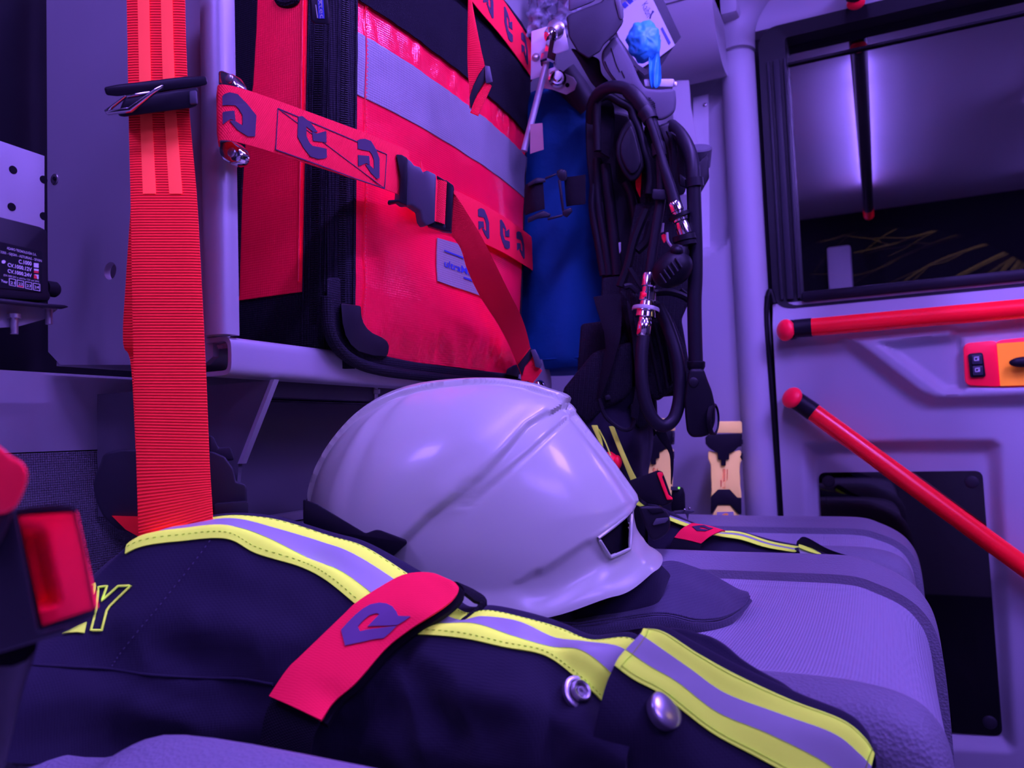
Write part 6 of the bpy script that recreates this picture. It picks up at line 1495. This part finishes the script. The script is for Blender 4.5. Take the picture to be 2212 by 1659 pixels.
# pad loops
def loop(L, d, w, m_, nm): return MB().tube([D(*p, dd) for p, dd in zip(L, d if isinstance(d, list) else [d] * len(L))], w, n=10).done(nm, m_, sc)
loop([qc(130, 900), qc(120, 600), qc(120, 300), qc(170, 200), qc(280, 170), qc(420, 250), qc(560, 330), (1368, 255), qc(680, 650), qc(740, 900), qc(800, 1080), qc(820, 1300), (1400, 420)], 1.012, .0052, M_RUB, 'strap_edge')
MB().rib([D(*p, 1.03) for p in (qc(120, 900), qc(130, 500), qc(150, 260), qc(260, 180))], [D(*p, 1.035) for p in (qc(280, 1000), qc(330, 800), qc(350, 500), qc(340, 340))], .004).done('shoulder_strap', M_WEBB, sc)
MB().rib([D(*p, 1.025) for p in (qc(560, 260), qc(680, 420), qc(720, 620), qc(800, 840), qc(880, 1200), qc(880, 1500))], [D(*p, 1.02) for p in (qc(640, 370), qc(640, 500), qc(680, 650), qc(720, 850), qc(800, 1100), qc(830, 1500))], .003).done('shoulder_strap', M_WEBB, sc)
# main hose
H1 = [(1279, 262, 1.04), (1281, 225, 1.02), (1296, 200, 1.0), (1322, 188, .985), (1353, 193, .975), (1380, 216, .965), (1402, 250, .96), (1415, 285, .955), (1425, 325, .953), (1429, 372, .95), (1428, 425, .95), (1418, 490, .95), (1408, 555, .95), (1402, 600, .95)]
MB().tube([D(*p) for p in H1], [.0078] * 7 + [.0062] * 7, n=14).done('air_hose', M_HOSE, sc)
MB().tube([D(*p) for p in [(1358, 196, .974), (1378, 215, .966), (1398, 243, .961), (1406, 262, .959)]], .0095, n=14).done('hose_sleeve', M_HOSE, sc)
MB().tube([D(*qc(740, 360), .96), D(*qc(800, 430), .958), D(*qc(835, 500), .956)], .0098, n=14).done('hose_sleeve', M_HOSE, sc)
MB().tube([D(*qc(930, 800), .953), D(*qc(950, 965), .951)], .0085, n=14, sm=1).done('hose_sleeve', M_HOSE, sc)
H2 = [(1395, 240, .955), (1410, 280, .95), (1426, 330, .945), (1437, 370, .94), (1448, 405, .938), (1457, 438, .936)]
MB().tube([D(*p) for p in H2], [.005, .005, .005, .006, .0068, .0074], n=12).done('air_hose', M_HOSE, sc)
# hose clip
for P in ([qc(860, 1400), qc(1030, 1410), qc(1045, 1450), qc(1030, 1550), qc(870, 1545), qc(850, 1520)],):
    MB().prism(pxs(fD(.938), P), pxs(fD(.962), P), bev=.002).done('hose_clip', M_HOSE, sc)
# chrome connector of the second hose
def coupling(p0, p1, prof, m_, nm):
    a, b_ = D(*p0), D(*p1); L_ = (b_ - a); MB().lathe(a, L_, [(t_ * L_.length, r) for t_, r in prof], 24).done(nm, m_, sc)
coupling((1456, 436, .936), (1481, 507, .936), [(0, .0070), (.05, .0082), (.28, .0082), (.30, .0072), (.34, .0072), (.34, .0055), (.5, .0055), (.52, .0095), (.58, .0095), (.62, .0075), (.72, .0085), (.98, .0085), (1, .007)], M_CHROME, 'hose_coupling')
coupling((1466, 463, .934), (1469, 470, .934), [(0, .013), (1, .013)], M_RUB, 'coupling_ring')
coupling((1477, 508, .934), (1482, 532, .934), [(0, .011), (.02, .0135), (.5, .0138), (.55, .012), (.62, .0128), (.95, .0128), (1, .010)], M_RUB, 'coupling_ring')
# chrome connector of the main hose
coupling((1404, 592, .948), (1389, 728, .94), [(0, .0085), (.04, .0092), (.20, .0092), (.22, .0078), (.30, .0078), (.31, .0105), (.43, .0105), (.44, .0082), (.54, .0092), (.545, .0155), (.60, .0158), (.605, .012), (.69, .0125), (.70, .008), (.76, .008), (.78, .0088), (.97, .0088), (1, .007)], M_CHROME, 'hose_coupling')
MB().ell(D(1394, 638, .938), (RT * .0045, UP * .0045, FWD * .003)).done('red_release', M_REDPL, sc)
coupling((1395.5, 664, .9435), (1394.5, 672, .943), [(0, .0158), (.3, .0164), (1, .0164)], M_ALU, 'coupling_collar')
H3 = [(1390, 726, .94), (1386, 765, .935), (1386, 818, .93), (1394, 868, .928), (1409, 903, .928), (1432, 920, .93), (1455, 905, .935), (1467, 865, .94), (1468, 815, .945), (1460, 760, .95), (1441, 703, .96), (1421, 662, .97)]
MB().tube([D(*p) for p in H3], .0078, n=14).done('air_hose', M_HOSE, sc)
H4 = [(1450, 272, 1.0), (1467, 288, .98), (1484, 316, .96), (1495, 350, .945), (1498, 399, .94), (1500, 455, .94), (1502, 531, .94), (1502, 600, .94), (1500, 650, .94), (1501, 720, .94), (1503, 786, .94)]
MB().tube([D(*p) for p in H4], .0086, n=14).done('gauge_hose', M_HOSE, sc)
MB().tube([D(1499, 386, .939), D(1501, 404, .939)], .0108, n=12, sm=1).done('hose_sleeve', M_HOSE, sc)
# gauge
coupling((1504, 780, .938), (1504, 800, .938), [(0, .009), (.1, .0105), (.6, .0105), (1, .0085)], M_RUB, 'gauge_collar')
P = [(1489, 796), (1520, 796), (1528, 820), (1538, 845), (1545, 878), (1545, 912), (1536, 936), (1520, 944), (1495, 945), (1484, 934), (1480, 900), (1478, 865), (1482, 830)]
gg = MB().prism(pxs(fD(.925), P), pxs(fD(.958), P), bev=.006, seg=4).done('pressure_gauge', M_RUB, sc)
gn = (RT * .85 - FWD * .5).normalized(); gc = D(1537, 906, .934)
MB().lathe(gc, gn, [(0, .019), (.004, .019), (.005, .0165), (.002, .016)], 28).done('gauge_bezel', M_RUB, gg)
MB().lathe(gc + gn * .0022, gn, [(0, .0155), (.0006, .0155)], 28).done('gauge_dial', mat('grey_dial', (.30, .29, .34), .3), gg)
MB().lathe(*disc(D(1498, 826, .926), -FWD, .006, .003, dome=.002)).done('gauge_button', M_BLACK, gg)
# demand valve
ax = (D(1492, 560, .92) - D(1418, 610, .92)).normalized(); ay = FWD.cross(ax).normalized()
dv = MB().ell(D(1452, 582, .93), (ax * .0255, ay * .0205, FWD * .02), 28, 18).done('demand_valve', M_RUB, sc)
for k in range(5):
    c_ = D(1432 + k * 8.5, 602 - k * 8.5, .9095); MB().tube([c_ - ay * .007, c_ + ay * .006], .0016, n=6, sm=1).done('grip_rib', M_HOSE, dv)
MB().ell(D(1462, 543, .922), (RT * .0075, UP * .0065, FWD * .008), 16, 10).done('valve_knob', M_RUB, dv)
coupling((1470, 538, .934), (1460, 565, .93), [(0, .011), (.5, .013), (1, .012)], M_RUB, 'valve_neck')
MB().tube([D(*p, .935) for p in (qd(890, 400), qd(900, 500), qd(950, 575))], .0018, n=6).done('wire_loop', M_ALU, sc)
MB().plate(pxs(fD(.96), [qd(830, 285), qd(858, 285), qd(850, 390), qd(815, 400)]), FWD * .002).done('tag', M_BRKT, sc)
MB().plate(pxs(fD(.958), [qd(825, 430), qd(850, 415), qd(878, 430), qd(875, 500), qd(855, 525), qd(830, 470)]), FWD * .002).done('tag', M_REDPL, sc)
# knob and bracket on the right
MB().lathe(D(1509, 338, 1.02), (RT * -.1 - FWD * .5 + UP * .85), [(-.014, .015), (.010, .017), (.012, .0155)], 26).done('head_knob', G_MIDP, sc)
P = [(1488, 372), (1530, 330), (1532, 385), (1515, 415), (1503, 435), (1490, 440)]
MB().prism(pxs(fD(1.0), P), pxs(fD(1.03), P), bev=.002).done('head_bracket', M_BLACK, sc)
P = [qc(930, 560), qc(1130, 490), qc(1180, 620), qc(1290, 700), qc(1420, 900), qc(1440, 1100), qc(1320, 1300), qc(1280, 1480), qc(1140, 1500), qc(1080, 1200), qc(1060, 900)]
MB().prism(pxs(fD(.99), P), pxs(fD(1.03), P), bev=.004).done('harness_pad', M_BLACK, sc)
MB().rib([D(*p, .982) for p in (qc(1030, 640), qc(1090, 800), qc(1100, 1000), qc(1090, 1300))], [D(*p, .982) for p in (qc(1110, 660), qc(1170, 800), qc(1180, 1000), qc(1150, 1300))], .003).done('harness_strap', M_WEBB, sc)
MB().rib([D(*p, .975) for p in (qc(1110, 640), qc(1190, 830), qc(1180, 1040), qc(1210, 1330))], [D(*p, .97) for p in (qc(1200, 700), qc(1290, 850), qc(1310, 1080), qc(1310, 1400))], .003).done('harness_strap', M_WEBB, sc)
MB().prism(pxs(fD(.966), [qc(1215, 1200), qc(1310, 1260), qc(1315, 1390), qc(1215, 1360)]), pxs(fD(.975), [qc(1215, 1200), qc(1310, 1260), qc(1315, 1390), qc(1215, 1360)]), bev=.002).done('strap_buckle', M_HOSE, sc)
# straps lower down
MB().rib([D(*p, dd) for p, dd in ((qb(560, 490), .99), (qb(600, 620), .985), (qb(645, 780), .98), (qb(650, 900), .98), (qb(610, 1080), .985), (qb(590, 1250), .99))], [D(*p, dd) for p, dd in ((qb(765, 462), .985), (qb(772, 600), .98), (qb(762, 790), .97), (qb(740, 880), .97), (qb(690, 1050), .975), (qb(610, 1260), .985))], .002).done('wide_strap', M_WEBB, sc)
MB().rib([D(*p, 1.0) for p in (qb(560, 492), qb(590, 600), qb(640, 740))], [D(*p, 1.01) for p in (qb(700, 480), qb(680, 620), qb(660, 760))], .002).done('wide_strap', M_WEBB, sc)
MB().rib([D(*p, .965) for p in (qd(400, 1100), qd(410, 1300), qd(460, 1560), (1368, 760), (1372, 830), (1362, 900))], [D(*p, .965) for p in (qd(330, 1100), qd(450, 1280), qd(520, 1560), (1385, 760), (1384, 830), (1378, 905))], .002).done('narrow_strap', M_WEBB, sc)
for L in ([qd(700, 280), qd(640, 500), qd(530, 620)], [qd(640, 130), qd(500, 480), qd(420, 800), qd(330, 1050)]):
    MB().tube([D(*p, .985) for p in L], .006, n=8).done('strap_edge', M_RUB, sc)
MB().rib(pxs(fD(.97), [qd(415, 830), qd(520, 1010), qd(590, 1110)]), pxs(fD(.97), [qd(465, 815), qd(560, 960), qd(605, 1050)]), .002).done('narrow_strap', M_HOSE, sc)
MB().tube([D(*p, .97) for p in (qd(380, 1050), qd(450, 1040), qd(530, 1110))], .004, n=8).done('strap_edge', M_HOSE, sc)
MB().tube([D(*p, .97) for p in (qd(740, 1120), qd(900, 1110), qd(1060, 1150), qd(1160, 1210))], .0045, n=8).done('strap_edge', M_HOSE, sc)
MB().tube([D(*p, .975) for p in (qd(1050, 1080), qd(1110, 1130), qd(1165, 1170))], .003, n=8).done('strap_edge', M_RUB, sc)
# hip pads
P = [qb(330, 1180), qb(560, 900), qb(850, 820), qb(850, 1180), qb(790, 1260), qb(640, 1330), qb(520, 1440), qb(350, 1330)]
MB().prism(pxs(fD(.99), P), pxs(fD(1.03), P), bev=.006, seg=3).done('hip_pad', M_BAGBLK, sc)
P = [qb(830, 450), qb(1050, 520), qb(1150, 640), qb(1260, 900), qb(1300, 1200), qb(1160, 1180), qb(1030, 1275), qb(960, 1200), qb(860, 900)]
hp = MB().prism(pxs(fD(.985), P), pxs(fD(1.02), P), bev=.006, seg=3).done('hip_pad', M_BAGBLK, sc)
for L in ([qb(960, 700), qb(1010, 950), qb(1060, 1200)], [qb(1010, 680), qb(1070, 930), qb(1110, 1170)], [qb(1065, 660), qb(1110, 850), qb(1150, 1120)]):
    MB().tube([D(*p, .983) for p in L], .0022, n=8).done('pad_rib', M_RUB, hp)
MB().prism(pxs(fD(.976), [qb(640, 1225), qb(680, 1215), qb(695, 1255), qb(650, 1265)]), pxs(fD(.99), [qb(640, 1225), qb(680, 1215), qb(695, 1255), qb(650, 1265)]), bev=.002).done('pad_buckle', M_HOSE, sc)
MB().tube([D(*p, .97) for p in (qb(600, 1250), qb(650, 1380), qb(760, 1470), qb(840, 1470), qb(870, 1380))], .0028, n=8).done('thin_cord', M_HOSE, sc)
P = [qb(830, 1280), qb(990, 1270), qb(1000, 1430), qb(900, 1480), qb(840, 1400)]
MB().prism(pxs(fD(1.0), P), pxs(fD(1.03), P), bev=.004).done('hip_pad', M_BAGBLK, sc)

# =================================================================== HOLDER ABOVE THE APPARATUS
hd = thing('apparatus_holder', 'grey plastic holder arm with perforations above the breathing apparatus', 'holder', D(1380, 260, 1.05))
def qe(x, y): return (1120 + x / 5.027, y / 5.027)
P = [qe(520, 180), qe(560, 150), qe(900, 20), qe(960, -60), qe(1080, -60), qe(1060, 60), qe(1090, 140), qe(1142, 215), qe(1130, 260), qe(1060, 365), qe(920, 495), qe(890, 560), qe(760, 640), qe(640, 560), qe(545, 400)]
MB().prism(pxs(fD(.98), P), pxs(fD(1.06), P), bev=.006, seg=3).done('holder_block', G_DARKP, hd)
P = [qe(545, -80), qe(900, -80), qe(820, 20), qe(545, 130)]
MB().prism(pxs(fD(.99), P), pxs(fD(1.05), P), bev=.004).done('holder_top', G_MIDP, hd)
P = [qe(1025, -60), qe(1100, -60), qe(1140, 110), qe(1142, 215), qe(1090, 215), qe(1060, 80)]
MB().prism(pxs(fD(.978), P), pxs(fD(1.03), P), bev=.003).done('holder_edge', G_MIDP, hd)
P = [qe(905, 560), qe(1000, 440), qe(1060, 385), qe(1150, 520), qe(1240, 690), qe(1310, 860), qe(1370, 960), qe(1500, 975), qe(1700, 962), qe(1715, 1100), qe(1702, 1210), qe(1640, 1270), qe(1560, 1310), qe(1440, 1300), qe(1330, 1180), qe(1180, 1030), qe(1040, 900), qe(940, 760), qe(900, 660)]
arm = MB().prism(pxs(fD(1.0), P), pxs(fD(1.05), P), bev=.006, seg=4).done('holder_arm', G_MIDP, hd)
for L in ([qe(940, 665), qe(1000, 790), qe(1095, 915)], [qe(1010, 520), qe(1060, 690), qe(1100, 780)], [qe(1120, 770), qe(1155, 845)]):
    MB().tube([D(*p, .9995) for p in L], .0009, n=6).done('groove_line', M_BLACK, arm)
ph = MB()
for i, (x, y0, n_) in enumerate(((1340, 1040, 1), (1365, 1050, 1), (1385, 1060, 2), (1407, 1065, 3), (1425, 1070, 4), (1443, 1090, 5), (1460, 1110, 5), (1474, 1125, 5))):
    for k in range(n_): ph.lathe(D(*qe(x + k * 3, y0 + k * 22), 1.0005), -FWD, [(0, .0013), (.0005, .0013)], 8)
o = ph.done('perforation', M_VOID, arm); 
P = [qe(560, 520), qe(640, 540), qe(880, 640), qe(900, 800), qe(1020, 920), qe(880, 1000), qe(790, 900), qe(640, 640)]
MB().prism(pxs(fD(1.03), P), pxs(fD(1.08), P), bev=.004).done('holder_strut', M_BLACK, hd)
# metal bracket with ball joints and rods
mbk = thing('rod_bracket', 'silver bracket with ball joints and a thin rod left of the holder', 'bracket', D(1190, 180, 1.1))
P = [qe(140, 340), qe(300, 290), qe(420, 270), qe(490, 250), qe(548, 540), qe(440, 580), qe(330, 600), qe(290, 820), qe(130, 870)]
MB().prism(pxs(fD(1.10), P), pxs(fD(1.104), P), bev=.001).done('bracket_plate', M_ALUSHEET, mbk)
P = [qe(320, 640), qe(360, 700), qe(460, 780), qe(600, 840), qe(635, 900), qe(610, 980), qe(520, 1030), qe(440, 1000), qe(360, 970), qe(260, 960)]
MB().prism(pxs(fD(1.085), P), pxs(fD(1.09), P), bev=.001).done('lever_plate', M_ALUSHEET, mbk)
MB().ell(D(*qe(350, 385), 1.07), (RT * .0095, UP * .0115, FWD * .0095), 24, 14).done('ball_joint', M_CHROME, mbk)
MB().lathe(D(*qe(400, 340), 1.09), -FWD, [(0, .012), (.010, .012), (.012, .009)], 24).done('joint_washer', M_STEEL, mbk)
MB().lathe(D(*qe(420, 860), 1.083), -FWD, [(0, .0125), (.002, .0125), (.003, .010), (.006, .009), (.006, .006), (.010, .005)], 26).done('pivot_bolt', M_CHROME, mbk)
MB().lathe(D(*qe(530, 925), 1.0845), -FWD, [(0, .003), (.0006, .003)], 14).done('hole', M_VOID, mbk)
MB().lathe(D(*qe(188, 622), 1.099), -FWD, [(0, .0055), (.002, .005), (.003, .003)], 18).done('rivet', M_STEEL, mbk)
a, c_ = D(*qe(350, 460), 1.06), D(*qe(322, 610), 1.055)
MB().tube([a, c_], .0062, n=6, sm=1).done('rod_end', M_CHROME, mbk)
MB().lathe(D(*qe(335, 605), 1.055), (c_ - a), [(0, .010), (.001, .0115), (.012, .0115), (.014, .009)], 6).done('lock_nut', M_CHROME, mbk)
MB().tube([D(*qe(310, 660), 1.054), D(*qe(125, 1390), 1.045), D(*qe(60, 1640), 1.043)], .0045, n=12, sm=1).done('control_rod', M_ALU, mbk)
MB().tube([D(*qe(480, 800), 1.12), D(*qe(760, 1180), 1.13)], .020, n=24, sm=1).done('damper_tube', G_DARKP, mbk)
tx = MB(); text_px(tx, '/ 00!', qe(145, 470), qe(262, 445), qe(150, 430), fD(1.0995), 0.01); tx.done('bracket_writing', M_WHITEINK, mbk, flat=True, fix=False)
# clear bag
cbg = thing('clear_plastic_bag', 'crumpled clear plastic bag stuffed above the silver bracket', 'bag', D(1190, 50, 1.16))
cs2 = Surf([[D(1140 + i * 17, -50 + j * 26, 1.13 + .02 * math.sin(i * 1.7 + j)) for i in range(8)] for j in range(6)], lambda u, v, p: noise(p * 60) * .012 + noise(p * 160) * .005)
cs2.mesh(nu=60, nv=50, th=0.0008).done('plastic_film', M_BAGGY, cbg, ang=80)
MB().tube([D(1158, -20, 1.17), D(1175, 15, 1.165), D(1190, 45, 1.17)], .004, n=8).done('inner_tube', M_BRKT, cbg)
# clipboard with papers
cb_ = thing('clipboard', 'grey clipboard with handwritten white sheet leaning above the holder', 'clipboard', D(1400, 120, 1.18))
def qh(x, y): return (1320 + x / 12.29, y / 12.29)
P = [qh(1095, -300), qh(1370, -60), qh(1860, 985), qh(1715, 1165), qh(900, 2400), qh(-100, 1000)]
MB().prism(pxs(fD(1.19), P), pxs(fD(1.194), P), bev=.0005).done('board', G_DARKP, cb_)
P = [qh(100, 700), qh(560, -250), qh(1080, -80), qh(1700, 1200), qh(1300, 1500), qh(560, 1960)]
sh2 = MB().plate(pxs(fD(1.185), P), FWD * .002).done('paper_sheet', M_PAPER, cb_)
tx = MB(); text_px(tx, 'Kaibn', qh(815, 150), qh(950, 480), qh(960, 10), fD(1.1845), -0.005); 
tx.tube([D(*qh(1130, 300), 1.1845), D(*qh(1095, 340), 1.1845), D(*qh(1060, 400), 1.1845), D(*qh(1035, 490), 1.1845)], .0012, n=6); tx.tube([D(*qh(1090, 290), 1.1845), D(*qh(1130, 330), 1.1845)], .001, n=6, sm=1)
tx.done('handwriting', M_INK, sh2, flat=True, fix=False)
bm_ = MB()
for i in range(5):
    for k in range(3):
        x0, y0 = 330 + i * 130 - k * 115 + 60, -120 + i * -110 + k * 125 + 110
        bm_.plate(pxs(fD(1.1842), [qh(x0, y0), qh(x0 + 95, y0 - 80), qh(x0 + 180, y0 + 10), qh(x0 + 85, y0 + 95)]), FWD * .0006)
o = bm_.done('printed_table', M_BLUEINK, sh2); 
MB().plate(pxs(fD(1.184), [qh(1325, 760), qh(1365, 715), qh(1585, 1130), qh(1545, 1190)]), FWD * .0006).done('printed_bar', M_BLUEINK, sh2)
MB().plate(pxs(fD(1.18), [qe(1000, 350), qe(1070, 380), qe(1300, 700), qe(1440, 790), qe(1370, 820), qe(1240, 700)]), FWD * .002).done('board_edge', G_DARKP, cb_)
# white hinge block under the glove
hb = thing('hinge_block', 'small white hinge block behind the glove fingers', 'hinge', D(1420, 190, 1.12))
MB().prism(pxs(fD(1.10), [qe(1360, 860), qe(1690, 855), qe(1695, 945), qe(1370, 940)]), pxs(fD(1.13), [qe(1360, 860), qe(1690, 855), qe(1695, 945), qe(1370, 940)]), bev=.002).done('block', M_BRKT, hb)
MB().prism(pxs(fD(1.095), [qe(1690, 885), qe(1725, 890), qe(1725, 940), qe(1690, 940)]), pxs(fD(1.12), [qe(1690, 885), qe(1725, 890), qe(1725, 940), qe(1690, 940)]), bev=.001).done('hinge_pin', M_STEEL, hb)
# blue glove
gl = thing('disposable_glove', 'crumpled blue disposable glove stuck on the clipboard', 'glove', D(1400, 190, 1.12))
gc_ = D(*qe(1360, 455), 1.10)
def gfn(d):
    return 1 + .16 * noise(d * 2.2 + Vector((3, 1, 0))) + .12 * math.sin(7 * math.atan2(d.y, d.x) + 2.5 * d.z) * (1 - abs(d.z)) * .6 + .07 * noise(d * 6)
gm = MB().ell(gc_, (RT * .0235, UP * .0275, FWD * .018), 64, 40, gfn)
gm.done('glove_palm', M_GLOVE, gl, ang=80)
fg = Surf([[D(*qe(x, y), 1.095) for x, y in r] for r in ([(1390, 560), (1440, 540), (1500, 520), (1545, 350)], [(1410, 640), (1450, 640), (1500, 640), (1535, 560)], [(1415, 760), (1450, 780), (1500, 780), (1548, 760)], [(1430, 890), (1460, 900), (1500, 900), (1545, 890)], [(1450, 945), (1470, 950), (1500, 948), (1530, 940)])], lambda u, v, p: .003 * math.sin(u * 11 + v * 4) + noise(p * 90) * .0025)
fg.mesh(nu=24, nv=40, th=.003).done('glove_finger', M_GLOVE, gl, ang=80)
